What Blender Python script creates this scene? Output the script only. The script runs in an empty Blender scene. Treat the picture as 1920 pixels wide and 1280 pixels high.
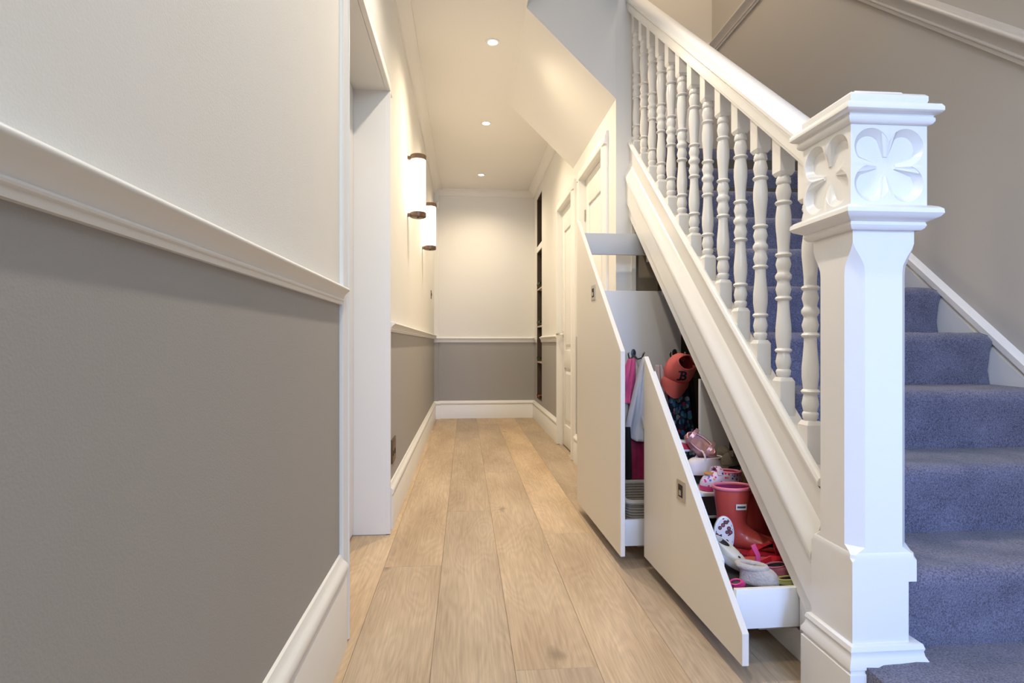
import bpy, bmesh, math, random
from mathutils import Vector, Matrix, Euler
from math import sin, cos, pi, radians as R, sqrt, atan2
random.seed(7)
SC = bpy.context.scene
C = SC.collection

# ------------------------------------------------------------------ camera, world, light, exposure
YAW = math.atan(88 / 1080.0)
cd = bpy.data.cameras.new('camera'); cam = bpy.data.objects.new('camera', cd); C.objects.link(cam)
cam.location = (0, 0, 0.87); cam.rotation_euler = (R(90), 0, -YAW)
cd.sensor_width = 36; cd.lens = 1080 / 1920 * 36; cd.shift_y = 5 / 1920; cd.clip_start = 0.02
SC.camera = cam
w = bpy.data.worlds.new('world'); SC.world = w; w.use_nodes = True
w.node_tree.nodes['Background'].inputs[0].default_value = (0.55, 0.7, 1.0, 1)
w.node_tree.nodes['Background'].inputs[1].default_value = 0.25
SC.view_settings.view_transform = 'Standard'; SC.view_settings.look = 'None'
SC.view_settings.gamma = 1; SC.view_settings.use_curve_mapping = False
SC.view_settings.exposure = 0.30

def light(name, typ, loc, energy, color, rot=(0, 0, 0), **k):
    ld = bpy.data.lights.new(name, typ); ld.energy = energy; ld.color = color
    for a, b in k.items(): setattr(ld, a, b)
    o = bpy.data.objects.new(name, ld); C.objects.link(o); o.location = loc; o.rotation_euler = rot
    return o
WARM = (1.0, 0.82, 0.57)
DAY = (0.30, 0.47, 1.0)
# daylight falling in through the glazed front door behind the camera
light('daylight_through_front_door', 'AREA', (0.92, -1.56, 1.05), 8.2, DAY, (R(79), 0, R(-3)), shape='RECTANGLE', size=0.5, size_y=1.5, spread=R(58))
# added area light for cool daylight on the left wall, no window behind it
light('entrance_daylight_fill', 'AREA', (0.35, -1.55, 2.35), 33, (0.60, 0.78, 1.0), (R(78), 0, 0), shape='RECTANGLE', size=1.6, size_y=0.4)
# unseen warm point light added high in the stairwell for ambient fill
light('stairwell_fill', 'POINT', (1.35, 2.9, 4.5), 56, (1.0, 0.82, 0.62), shadow_soft_size=0.15)

# ------------------------------------------------------------------ materials
def nodes(m):
    m.use_nodes = True; return m.node_tree.nodes, m.node_tree.links
MC = {}
def mat(name, col, rough=0.5, bump=0.0, bscale=200.0, var=0.0, vscale=8.0, metal=0.0, emit=None, es=0.0, spec=0.5, sheen=0.0, trans=0.0, coat=0.0):
    if name in MC: return MC[name]
    m = bpy.data.materials.new(name); n, l = nodes(m); b = n['Principled BSDF']
    b.inputs['Base Color'].default_value = (*col, 1); b.inputs['Roughness'].default_value = rough
    b.inputs['Metallic'].default_value = metal; b.inputs['Specular IOR Level'].default_value = spec
    b.inputs['Sheen Weight'].default_value = sheen; b.inputs['Transmission Weight'].default_value = trans
    b.inputs['Coat Weight'].default_value = coat
    if emit: b.inputs['Emission Color'].default_value = (*emit, 1); b.inputs['Emission Strength'].default_value = es
    tc = n.new('ShaderNodeTexCoord')
    if bump:
        t = n.new('ShaderNodeTexNoise'); t.inputs['Scale'].default_value = bscale; t.inputs['Detail'].default_value = 4
        l.new(tc.outputs['Object'], t.inputs['Vector'])
        bp = n.new('ShaderNodeBump'); bp.inputs['Strength'].default_value = bump; bp.inputs['Distance'].default_value = 0.004
        l.new(t.outputs['Fac'], bp.inputs['Height']); l.new(bp.outputs['Normal'], b.inputs['Normal'])
    if var:
        t = n.new('ShaderNodeTexNoise'); t.inputs['Scale'].default_value = vscale; t.inputs['Detail'].default_value = 5
        l.new(tc.outputs['Object'], t.inputs['Vector'])
        mx = n.new('ShaderNodeMix'); mx.data_type = 'RGBA'
        mx.inputs[6].default_value = tuple(max(0, c * (1 - var)) for c in col) + (1,)
        mx.inputs[7].default_value = tuple(min(1, c * (1 + var)) for c in col) + (1,)
        l.new(t.outputs['Fac'], mx.inputs[0]); l.new(mx.outputs[2], b.inputs['Base Color'])
    MC[name] = m; return m

def spots(name, base, cols, scale, thr=0.33, rough=0.45, ring=None):
    """base colour with round printed dots of several colours"""
    m = bpy.data.materials.new(name); n, l = nodes(m); b = n['Principled BSDF']; b.inputs['Roughness'].default_value = rough
    tc = n.new('ShaderNodeTexCoord'); v = n.new('ShaderNodeTexVoronoi'); v.inputs['Scale'].default_value = scale
    l.new(tc.outputs['Object'], v.inputs['Vector'])
    cr = n.new('ShaderNodeValToRGB'); cr.color_ramp.interpolation = 'CONSTANT'
    sp = n.new('ShaderNodeSeparateColor'); l.new(v.outputs['Color'], sp.inputs[0]); l.new(sp.outputs[0], cr.inputs[0])
    els = cr.color_ramp.elements
    for i, c in enumerate(cols):
        e = els[i] if i < len(els) else els.new(1)
        e.position = i / len(cols); e.color = (*c, 1)
    lt = n.new('ShaderNodeMath'); lt.operation = 'LESS_THAN'; lt.inputs[1].default_value = thr
    l.new(v.outputs['Distance'], lt.inputs[0])
    mx = n.new('ShaderNodeMix'); mx.data_type = 'RGBA'; mx.inputs[6].default_value = (*base, 1)
    l.new(lt.outputs[0], mx.inputs[0]); l.new(cr.outputs[0], mx.inputs[7])
    out = mx.outputs[2]
    if ring:
        lt2 = n.new('ShaderNodeMath'); lt2.operation = 'LESS_THAN'; lt2.inputs[1].default_value = thr * 0.5
        l.new(v.outputs['Distance'], lt2.inputs[0])
        m2 = n.new('ShaderNodeMix'); m2.data_type = 'RGBA'; m2.inputs[7].default_value = (*ring, 1)
        l.new(lt2.outputs[0], m2.inputs[0]); l.new(out, m2.inputs[6]); out = m2.outputs[2]
    l.new(out, b.inputs['Base Color']); MC[name] = m; return m

def wood():
    m = bpy.data.materials.new('oiled_oak'); n, l = nodes(m); b = n['Principled BSDF']
    tc = n.new('ShaderNodeTexCoord'); oi = n.new('ShaderNodeObjectInfo')
    off = n.new('ShaderNodeVectorMath'); off.operation = 'SCALE'; off.inputs[0].default_value = (7.3, 31.7, 3.1)
    l.new(oi.outputs['Random'], off.inputs['Scale'])
    add = n.new('ShaderNodeVectorMath'); l.new(tc.outputs['Object'], add.inputs[0]); l.new(off.outputs[0], add.inputs[1])
    def stretch(sx, sy):
        mp = n.new('ShaderNodeMapping'); mp.inputs['Scale'].default_value = (sx, sy, 1); l.new(add.outputs[0], mp.inputs[0]); return mp
    # cathedral grain: rings around warped lines
    ns = n.new('ShaderNodeTexNoise'); ns.inputs['Scale'].default_value = 1.0; ns.inputs['Detail'].default_value = 2
    l.new(stretch(5.5, 1.0).outputs[0], ns.inputs['Vector'])
    mu = n.new('ShaderNodeMath'); mu.operation = 'MULTIPLY'; mu.inputs[1].default_value = 26; l.new(ns.outputs['Fac'], mu.inputs[0])
    sn = n.new('ShaderNodeMath'); sn.operation = 'SINE'; mu2 = n.new('ShaderNodeMath'); mu2.operation = 'MULTIPLY'; mu2.inputs[1].default_value = 6.28
    l.new(mu.outputs[0], mu2.inputs[0]); l.new(mu2.outputs[0], sn.inputs[0])
    # fine fibre
    nf = n.new('ShaderNodeTexNoise'); nf.inputs['Scale'].default_value = 1; nf.inputs['Detail'].default_value = 6; nf.inputs['Roughness'].default_value = 0.7
    l.new(stretch(160, 5).outputs[0], nf.inputs['Vector'])
    # broad tone
    nb = n.new('ShaderNodeTexNoise'); nb.inputs['Scale'].default_value = 1; nb.inputs['Detail'].default_value = 3
    l.new(stretch(6, 1.6).outputs[0], nb.inputs['Vector'])
    cr = n.new('ShaderNodeValToRGB'); l.new(nb.outputs['Fac'], cr.inputs[0])
    cr.color_ramp.elements[0].position = 0.3; cr.color_ramp.elements[0].color = (0.49, 0.345, 0.21, 1)
    cr.color_ramp.elements[1].position = 0.72; cr.color_ramp.elements[1].color = (0.67, 0.505, 0.33, 1)
    # plank to plank tone
    hs = n.new('ShaderNodeHueSaturation'); mr = n.new('ShaderNodeMapRange'); mr.inputs[3].default_value = 0.80; mr.inputs[4].default_value = 1.06
    l.new(oi.outputs['Random'], mr.inputs[0]); l.new(mr.outputs[0], hs.inputs['Value']); l.new(cr.outputs[0], hs.inputs['Color'])
    mr2 = n.new('ShaderNodeMapRange'); mr2.inputs[3].default_value = 0.82; mr2.inputs[4].default_value = 1.0
    l.new(oi.outputs['Random'], mr2.inputs[0]); l.new(mr2.outputs[0], hs.inputs['Saturation'])
    def mul(fac_out, a, bcol, prev, lo, hi):
        r = n.new('ShaderNodeMapRange'); r.inputs[1].default_value = a; r.inputs[2].default_value = bcol
        r.inputs[3].default_value = lo; r.inputs[4].default_value = hi; l.new(fac_out, r.inputs[0])
        x = n.new('ShaderNodeMix'); x.data_type = 'RGBA'; x.blend_type = 'MULTIPLY'; x.inputs[0].default_value = 1
        l.new(prev, x.inputs[6]); cc = n.new('ShaderNodeCombineColor')
        for i in range(3): l.new(r.outputs[0], cc.inputs[i])
        l.new(cc.outputs[0], x.inputs[7]); return x.outputs[2]
    o = mul(sn.outputs[0], -1, 1, hs.outputs[0], 0.945, 1.04)
    o = mul(nf.outputs['Fac'], 0.3, 0.7, o, 0.80, 1.14)
    # knots
    v = n.new('ShaderNodeTexVoronoi'); v.inputs['Scale'].default_value = 1; v.inputs['Randomness'].default_value = 1
    ds = n.new('ShaderNodeTexNoise'); ds.inputs['Scale'].default_value = 14; l.new(add.outputs[0], ds.inputs['Vector'])
    dm = n.new('ShaderNodeVectorMath'); dm.operation = 'SCALE'; dm.inputs['Scale'].default_value = 0.16; l.new(ds.outputs['Color'], dm.inputs[0])
    da = n.new('ShaderNodeVectorMath'); l.new(stretch(4.2, 1.9).outputs[0], da.inputs[0]); l.new(dm.outputs[0], da.inputs[1]); l.new(da.outputs[0], v.inputs['Vector'])
    kr = n.new('ShaderNodeValToRGB'); l.new(v.outputs['Distance'], kr.inputs[0])
    kr.color_ramp.elements[0].position = 0.035; kr.color_ramp.elements[0].color = (0.9, 0.9, 0.9, 1)
    kr.color_ramp.elements[1].position = 0.13; kr.color_ramp.elements[1].color = (0, 0, 0, 1)
    sp = n.new('ShaderNodeSeparateColor'); l.new(v.outputs['Color'], sp.inputs[0])
    gt = n.new('ShaderNodeMath'); gt.operation = 'GREATER_THAN'; gt.inputs[1].default_value = 0.45; l.new(sp.outputs[1], gt.inputs[0])
    km = n.new('ShaderNodeMath'); km.operation = 'MULTIPLY'; l.new(kr.outputs[0], km.inputs[0]); l.new(gt.outputs[0], km.inputs[1])
    kx = n.new('ShaderNodeMix'); kx.data_type = 'RGBA'; kx.inputs[7].default_value = (0.20, 0.145, 0.10, 1)
    l.new(km.outputs[0], kx.inputs[0]); l.new(o, kx.inputs[6]); l.new(kx.outputs[2], b.inputs['Base Color'])
    b.inputs['Roughness'].default_value = 0.48; b.inputs['Specular IOR Level'].default_value = 0.35
    bp = n.new('ShaderNodeBump'); bp.inputs['Strength'].default_value = 0.12; bp.inputs['Distance'].default_value = 0.002
    l.new(nf.outputs['Fac'], bp.inputs['Height']); l.new(bp.outputs[0], b.inputs['Normal'])
    return m
def carpet():
    m = bpy.data.materials.new('wool_carpet'); n, l = nodes(m); b = n['Principled BSDF']
    tc = n.new('ShaderNodeTexCoord'); t = n.new('ShaderNodeTexNoise'); t.inputs['Scale'].default_value = 260; t.inputs['Detail'].default_value = 3
    l.new(tc.outputs['Object'], t.inputs['Vector'])
    t2 = n.new('ShaderNodeTexNoise'); t2.inputs['Scale'].default_value = 11; t2.inputs['Detail'].default_value = 3; l.new(tc.outputs['Object'], t2.inputs['Vector'])
    ad = n.new('ShaderNodeMath'); ad.operation = 'MULTIPLY_ADD'; ad.inputs[1].default_value = 0.3; l.new(t2.outputs['Fac'], ad.inputs[0]); l.new(t.outputs['Fac'], ad.inputs[2])
    cr = n.new('ShaderNodeValToRGB'); l.new(ad.outputs[0], cr.inputs[0])
    cr.color_ramp.elements[0].position = 0.42; cr.color_ramp.elements[0].color = (0.052, 0.052, 0.078, 1)
    cr.color_ramp.elements[1].position = 0.86; cr.color_ramp.elements[1].color = (0.235, 0.226, 0.30, 1)
    l.new(cr.outputs[0], b.inputs['Base Color']); b.inputs['Roughness'].default_value = 1; b.inputs['Specular IOR Level'].default_value = 0.05
    b.inputs['Sheen Weight'].default_value = 0.25; b.inputs['Sheen Roughness'].default_value = 0.5
    bp = n.new('ShaderNodeBump'); bp.inputs['Strength'].default_value = 0.7; bp.inputs['Distance'].default_value = 0.006
    l.new(t.outputs['Fac'], bp.inputs['Height']); l.new(bp.outputs[0], b.inputs['Normal']); return m

WHITE = mat('matt_white_wall', (0.80, 0.785, 0.75), 0.85, 0.12, 320)
GREY = mat('taupe_grey_wall', (0.378, 0.364, 0.35), 0.8, 0.12, 320)
STAIRWALL = mat('stair_wall_paint', (0.50, 0.475, 0.44), 0.85, 0.1, 300)
TRIM = mat('white_eggshell', (0.83, 0.82, 0.79), 0.38, 0.05, 60)
GLOSS = mat('white_gloss_wood', (0.82, 0.81, 0.79), 0.28, 0.10, 30)
CEIL = mat('ceiling_white', (0.82, 0.80, 0.765), 0.9)
IVORY = mat('ivory_lacquer', (0.74, 0.70, 0.63), 0.42)
BOXW = mat('white_melamine', (0.74, 0.74, 0.74), 0.35)
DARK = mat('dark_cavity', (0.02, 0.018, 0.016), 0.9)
BRONZE = mat('antique_bronze', (0.13, 0.085, 0.06), 0.38, 0.06, 40, metal=0.75)
STEEL = mat('brushed_nickel', (0.52, 0.48, 0.42), 0.35, metal=0.9)
CHROME = mat('chrome', (0.7, 0.7, 0.7), 0.15, metal=1.0)
OAK = wood(); CARP = carpet()

# ------------------------------------------------------------------ mesh helpers
def link(name, me, m=None, parent=None):
    o = bpy.data.objects.new(name, me); C.objects.link(o)
    if m is not None:
        for x in (m if isinstance(m, (list, tuple)) else [m]): me.materials.append(x)
    if parent is not None: o.parent = parent
    return o
class MB:
    def __init__(s): s.v = []; s.f = []; s.mi = []; s.cur = 0
    def box(s, x0, x1, y0, y1, z0, z1):
        i = len(s.v)
        s.v += [(x, y, z) for z in (z0, z1) for y in (y0, y1) for x in (x0, x1)]
        for q in ((0, 2, 3, 1), (4, 5, 7, 6), (0, 1, 5, 4), (2, 6, 7, 3), (0, 4, 6, 2), (1, 3, 7, 5)):
            s.f.append([i + k for k in q]); s.mi.append(s.cur)
        return s
    def ring_loft(s, rings, cap0=True, cap1=True, closed=True):
        i = len(s.v); n = len(rings[0])
        for r in rings: s.v += [tuple(p) for p in r]
        for a in range(len(rings) - 1):
            for k in range(n if closed else n - 1):
                k2 = (k + 1) % n
                s.f.append([i + a * n + k, i + a * n + k2, i + (a + 1) * n + k2, i + (a + 1) * n + k]); s.mi.append(s.cur)
        if cap0: s.f.append([i + k for k in range(n)][::-1]); s.mi.append(s.cur)
        if cap1: s.f.append([i + (len(rings) - 1) * n + k for k in range(n)]); s.mi.append(s.cur)
        return s
    def prism(s, poly, p0, p1, ax, ay):
        """2-D polygon (u,v) with axes ax, ay swept straight from p0 to p1"""
        ax = Vector(ax); ay = Vector(ay)
        return s.ring_loft([[Vector(p) + ax * u + ay * v for u, v in poly] for p in (p0, p1)])
    def lathe(s, prof, c=(0, 0, 0), seg=20, cap=True):
        rings = [[(c[0] + r * cos(2 * pi * k / seg), c[1] + r * sin(2 * pi * k / seg), c[2] + z) for k in range(seg)] for r, z in prof]
        return s.ring_loft(rings, cap, cap)
    def tube(s, pts, r, seg=8, cap=True):
        pts = [Vector(p) for p in pts]; rings = []; up = Vector((0, 0, 1))
        for i, p in enumerate(pts):
            d = (pts[min(i + 1, len(pts) - 1)] - pts[max(i - 1, 0)]).normalized()
            a = d.cross(up)
            if a.length < 1e-3: a = d.cross(Vector((0, 1, 0)))
            a.normalize(); b = a.cross(d)
            rr = r[i] if isinstance(r, (list, tuple)) else r
            rings.append([p + (a * cos(2 * pi * k / seg) + b * sin(2 * pi * k / seg)) * rr for k in range(seg)])
        return s.ring_loft(rings, cap, cap)
    def build(s, name, m, parent=None, smooth=False, bevel=0.0, bseg=2, angle=40):
        me = bpy.data.meshes.new(name); me.from_pydata(s.v, [], s.f)
        for p, k in zip(me.polygons, s.mi): p.material_index = k
        bm = bmesh.new(); bm.from_mesh(me); bmesh.ops.recalc_face_normals(bm, faces=bm.faces[:])
        if bevel:
            es = [e for e in bm.edges if len(e.link_faces) == 2 and e.calc_face_angle(0) > R(30)]
            bmesh.ops.bevel(bm, geom=es, offset=bevel, segments=bseg, affect='EDGES', profile=0.5, clamp_overlap=True)
        if smooth:
            for f in bm.faces: f.smooth = True
            for e in bm.edges:
                if len(e.link_faces) == 2 and e.calc_face_angle(0) > R(angle): e.smooth = False
        bm.to_mesh(me); bm.free()
        return link(name, me, m, parent)
def bx(name, m, d, parent=None, bevel=0.0): return MB().box(*d).build(name, m, parent, bevel=bevel, smooth=bool(bevel))
def tag(o, label, cat, group=None, kind=None):
    o['label'] = label; o['category'] = cat
    if group: o['group'] = group
    if kind: o['kind'] = kind
    return o
def struct(o): o['kind'] = 'structure'; return o
def thing(name, label, cat, loc=(0, 0, 0), rot=(0, 0, 0), group=None):
    o = bpy.data.objects.new(name, None); C.objects.link(o); o.location = loc; o.rotation_euler = rot
    o.empty_display_size = 0.05
    return tag(o, label, cat, group)
def clone(src, parent):
    o = src.copy(); C.objects.link(o); o.parent = parent; return o
def arc(cx, cy, r, a0, a1, n):
    return [(cx + r * cos(R(a0 + (a1 - a0) * i / n)), cy + r * sin(R(a0 + (a1 - a0) * i / n))) for i in range(n + 1)]
SKIRT = [(0, 0), (0.022, 0), (0.022, 0.152), (0.019, 0.157), (0.016, 0.16)] + arc(0.012, 0.178, 0.0145, -60, 75, 6) + [(0.010, 0.197), (0.006, 0.205), (0.0, 0.207)]
DADO = [(0, 0), (0.010, 0), (0.012, 0.008), (0.012, 0.012)] + arc(0.012, 0.018, 0.006, -70, 70, 4) + [(0.015, 0.026), (0.018, 0.034), (0.026, 0.047), (0.032, 0.053)] + arc(0.029, 0.062, 0.0085, -60, 80, 5) + [(0.022, 0.072), (0.014, 0.073), (0.012, 0.080), (0.0, 0.083)]
ARCHI = [(0, 0), (0.028, 0), (0.030, 0.004), (0.030, 0.012), (0.024, 0.018), (0.022, 0.045), (0.018, 0.052), (0.016, 0.07), (0.010, 0.075), (0, 0.075)]

# ------------------------------------------------------------------ key dimensions
XL, XR, XS, XW = -0.36, 0.82, 0.895, 1.94       # hall left wall, hall right wall, stair side, stair wall
YF, YB, YP, YSB = -1.62, 6.80, 3.083, 4.40      # front, hall back, bulkhead, stairwell back
ZC = 2.68; DZ = 0.885                            # ceiling, underside of dado
# ------------------------------------------------------------------ floor: boards
floor = struct(bx('floor', mat('screed', (0.10, 0.07, 0.05), 0.9), (-0.75, 2.1, YF - 0.1, YB + 0.1, -0.12, -0.0135)))
PW = 0.2243; X0 = -0.3155; PL = 2.38
seam0 = {-1: 1.1, -2: 2.0, 0: 2.28, 1: 3.01, 2: 1.53, 3: 2.62, 4: 0.95, 5: 2.1, 6: 1.2, 7: 2.7, 8: 1.8, 9: 0.9, 10: 2.3}
pmesh = {}
def plank(x0, x1, y0, y1):
    key = (round(x1 - x0, 3), round(y1 - y0, 3))
    if key not in pmesh:
        hw, hl = (x1 - x0) / 2 - 0.0003, (y1 - y0) / 2 - 0.0003; b = 0.0009
        m = MB().ring_loft([[(sx * (hw - i), sy * (hl - i), z) for sx, sy in ((-1, -1), (1, -1), (1, 1), (-1, 1))] for i, z in ((0, -0.0135), (0, -b), (b, 0))])
        o = m.build('plank_mesh', OAK); me = o.data; bpy.data.objects.remove(o); pmesh[key] = me
    o = bpy.data.objects.new('plank', pmesh[key]); C.objects.link(o); o.parent = floor
    o.location = ((x0 + x1) / 2, (y0 + y1) / 2, 0)
for i in range(-1, 11):
    xa, xb = X0 + (i) * PW, X0 + (i + 1) * PW
    xa, xb = max(xa, -0.55), min(xb, 2.0)
    ylim = YB + 0.02 if xa < 1.0 else 3.1
    y = seam0[i] - 2 * PL
    while y < ylim:
        a, b_ = max(y, YF), min(y + PL, ylim)
        if b_ - a > 0.05: plank(xa, xb, a, b_)
        y += PL

# ------------------------------------------------------------------ walls
def two_tone(m, x0, x1, y0, y1, z1, z0=0.0, split=DZ + 0.04):
    m.cur = 1; m.box(x0, x1, y0, y1, z0, min(split, z1))
    if z1 > split: m.cur = 0; m.box(x0, x1, y0, y1, split, z1)
# left wall with the door opening
m = MB(); T = 0.2; OY0, OY1, OZ = 1.735, 2.665, 2.025
two_tone(m, XL - T, XL, YF - 0.1, OY0, 2.85, split=1.0); two_tone(m, XL - T, XL, OY1, YB + 0.1, 2.85, split=0.955)
m.cur = 0; m.box(XL - T, XL, OY0, OY1, OZ + 0.012, 2.85)
struct(m.build('wall_left', [WHITE, GREY]))
# back wall with the shallow pier in the left corner
m = MB(); two_tone(m, XL, XR + 0.2, YB, YB + 0.2, 2.85); two_tone(m, XL, XL + 0.05, YB - 0.05, YB, ZC)
struct(m.build('wall_back', [WHITE, GREY]))
# right wall of the hall with two door openings and the niche
DA = (3.32, 3.985, 2.02); DB = (4.285, 4.945, 2.02); NI = (6.13, 6.56)
m = MB(); T2 = 0.16
for a, b_ in ((YP + 0.1, DA[0]), (DA[1], DB[0]), (DB[1], NI[0]), (NI[1], YB)): two_tone(m, XR, XR + T2, a, b_, 2.85)
m.cur = 0
for a, b_, z in (DA, DB): m.box(XR, XR + T2, a, b_, z, 2.85)
m.box(XR, XR + T2, NI[0], NI[1], 2.52, 2.85); m.box(XR, XR + T2, NI[0], NI[1], 1.91, 1.975); two_tone(m, XR, XR + T2, NI[0], NI[1], 0.25)
struct(m.build('wall_right', [WHITE, GREY]))
# stair wall, stairwell back wall, front wall
struct(bx('wall_stair', STAIRWALL, (XW, XW + 0.2, YF - 0.1, YSB + 0.2, 0, 5.2)))
struct(bx('wall_stair_back', STAIRWALL, (-0.36, XW, YSB, YSB + 0.12, 2.72, 5.2)))
struct(bx('wall_stair_closet', WHITE, (XR + 0.16, XW, YSB, YSB + 0.12, 0, 2.72)))
m = MB(); FD = (0.42, 1.30)
m.box(XL - 0.2, FD[0], YF - 0.15, YF, 0, 2.9); m.box(FD[1], XW + 0.2, YF - 0.15, YF, 0, 2.9); m.box(FD[0], FD[1], YF - 0.15, YF, 2.1, 2.9)
struct(m.build('wall_front', WHITE))
# front door behind the camera: frame, glass
fd = struct(thing('door_3', 'glazed white front door', 'door')); del fd['category']
m = MB(); m.box(FD[0], FD[0] + 0.1, YF - 0.1, YF - 0.05, 0, 2.1); m.box(FD[1] - 0.1, FD[1], YF - 0.1, YF - 0.05, 0, 2.1)
m.box(FD[0] + 0.1, FD[1] - 0.1, YF - 0.1, YF - 0.05, 0, 0.28); m.box(FD[0] + 0.1, FD[1] - 0.1, YF - 0.1, YF - 0.05, 1.98, 2.1)
m.build('door_frame', TRIM, fd)
bx('glass_pane', mat('frosted_glass', (0.8, 0.88, 1.0), 0.4, trans=0.9), (FD[0] + 0.1, FD[1] - 0.1, YF - 0.085, YF - 0.075, 0.28, 1.98), fd)

# ------------------------------------------------------------------ ceilings, soffit, bulkhead
m = MB(); SX = 0.33   # where the sloping soffit leaves the flat ceiling
m.box(XL, SX, YP, YSB - 0.07, ZC, ZC + 0.15); m.box(XL, XR, YSB - 0.07, YB, ZC, ZC + 0.15)
m.box(XL, SX, YF, YP, ZC, 2.9); m.box(SX, 0.84, YF, YP, 2.76, 2.9); m.box(0.84, XW, YF, 0.55, 2.76, 2.9)
struct(m.build('ceiling', CEIL))
m = MB()  # wedge of the upper flight: sloping underside, front face
poly = [(SX, ZC), (XR + 0.0005, 2.205), (XR + 0.0005, 2.9), (SX, 2.9)]
m.ring_loft([[(x, y, z) for x, z in poly] for y in (YP, YSB - 0.07)])
struct(m.build('ceiling_soffit', CEIL))
struct(bx('wall_void', STAIRWALL, (0.76, 0.84, 0.55, YP + 0.1, 2.76, 5.2)))
struct(bx('wall_void_front', STAIRWALL, (0.84, XW, 0.45, 0.55, 2.9, 5.2)))
struct(bx('wall_void_side', STAIRWALL, (0.25, 0.33, YP, YSB, 2.83, 5.2)))
struct(bx('wall_void_face', STAIRWALL, (0.33, 0.84, YP - 0.06, YP + 0.0, 2.9, 5.2)))
struct(bx('ceiling_stairwell', CEIL, (0.2, XW + 0.2, 0.4, YSB + 0.2, 5.2, 5.35)))
# coving along the hall ceiling
COVE = [(0, 0), (0, -0.075), (0.008, -0.075)] + [(0.075 - 0.062 * cos(t), -0.075 + 0.062 * sin(t)) for t in [i * pi / 2 / 6 for i in range(7)]] + [(0.075, 0)]
m = MB(); m.prism(COVE, (XL, 2.7, ZC), (XL, YB, ZC), (1, 0, 0), (0, 0, 1)); m.prism(COVE, (XL, YB, ZC), (XR, YB, ZC), (0, -1, 0), (0, 0, 1))
m.prism(COVE, (XR, YSB - 0.06, ZC), (XR, YB, ZC), (-1, 0, 0), (0, 0, 1)); struct(m.build('trim_coving', CEIL, smooth=True))

# ------------------------------------------------------------------ skirtings and dado rails
def run(name, prof, segs, matl=TRIM, z=0.0):
    m = MB()
    for p0, p1, out in segs: m.prism(prof, (*p0, z), (*p1, z), (*out, 0), (0, 0, 1))
    return struct(m.build(name, matl, smooth=True, angle=35))
AW = 0.075; ARCL = [(u * 0.7, v) for u, v in ARCHI]
run('baseboard_left', [(u, v * 1.29) for u, v in SKIRT], [((XL, YF), (XL, OY0 - 0.046), (1, 0))])
run('baseboard_left_hall', SKIRT, [((XL, OY1 + AW), (XL, YB - 0.05), (1, 0))])
run('trim_dado_left', [(u * 0.8, v * 0.68) for u, v in DADO], [((XL, YF), (XL, OY0 - 0.044), (1, 0))], z=0.983)
run('trim_dado_left_hall', [(u * 0.9, v * 0.6) for u, v in DADO], [((XL, OY1 + AW), (XL, YB - 0.05), (1, 0))], z=0.93)
run('baseboard_back', SKIRT, [((XL + 0.05, YB), (XR, YB), (0, -1)), ((XL, YB - 0.05), (XL + 0.072, YB - 0.05), (0, -1)), ((XL + 0.05, YB - 0.05), (XL + 0.05, YB), (1, 0))])
run('trim_dado_back', [(u * 0.8, v * 0.8) for u, v in DADO], [((XL + 0.05, YB), (XR, YB), (0, -1)), ((XL, YB - 0.05), (XL + 0.075, YB - 0.05), (0, -1)), ((XL + 0.05, YB - 0.05), (XL + 0.05, YB), (1, 0))], z=0.89)
run('baseboard_right', SKIRT, [((XR, DA[1] + AW), (XR, DB[0] - AW), (-1, 0)), ((XR, DB[1] + AW), (XR, YB), (-1, 0))])
run('trim_dado_right', [(u * 0.8, v * 0.8) for u, v in DADO], [((XR, DB[1] + AW), (XR, NI[0] - 0.01), (-1, 0)), ((XR, NI[1] + 0.01), (XR, YB), (-1, 0))], z=0.89)

# ------------------------------------------------------------------ left doorway: lining, architrave, flush door
d1 = struct(thing('door_1', 'flush white door set back in a deep white lining', 'door')); del d1['category']
bx('door_leaf', TRIM, (XL - 0.185, XL - 0.145, OY0 + 0.004, OY1 - 0.004, 0.012, OZ - 0.004), d1)
m = MB(); m.box(XL - 0.2, XL + 0.001, OY1 - 0.002, OY1 + 0.02, 0.004, OZ + 0.02); m.box(XL - 0.2, XL + 0.001, OY0 - 0.02, OY0 + 0.002, 0.004, OZ + 0.02)
m.box(XL - 0.2, XL + 0.001, OY0, OY1, OZ, OZ + 0.02); m.build('door_lining', TRIM, d1)
m = MB()
m.prism(ARCL, (XL, OY1, 0.004), (XL, OY1, OZ), (1, 0, 0), (0, 1, 0)); m.prism([(u, v * 0.6) for u, v in ARCL], (XL, OY0, 0.004), (XL, OY0, OZ), (1, 0, 0), (0, -1, 0))
m.prism(ARCL, (XL, OY0 - 0.045, OZ), (XL, OY1 + 0.075, OZ), (1, 0, 0), (0, 0, 1)); m.build('architrave', TRIM, d1, smooth=True, angle=30)
bx('closing_panel', DARK, (XL - 0.199, XL - 0.186, OY0, OY1, 0, OZ), d1)

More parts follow.
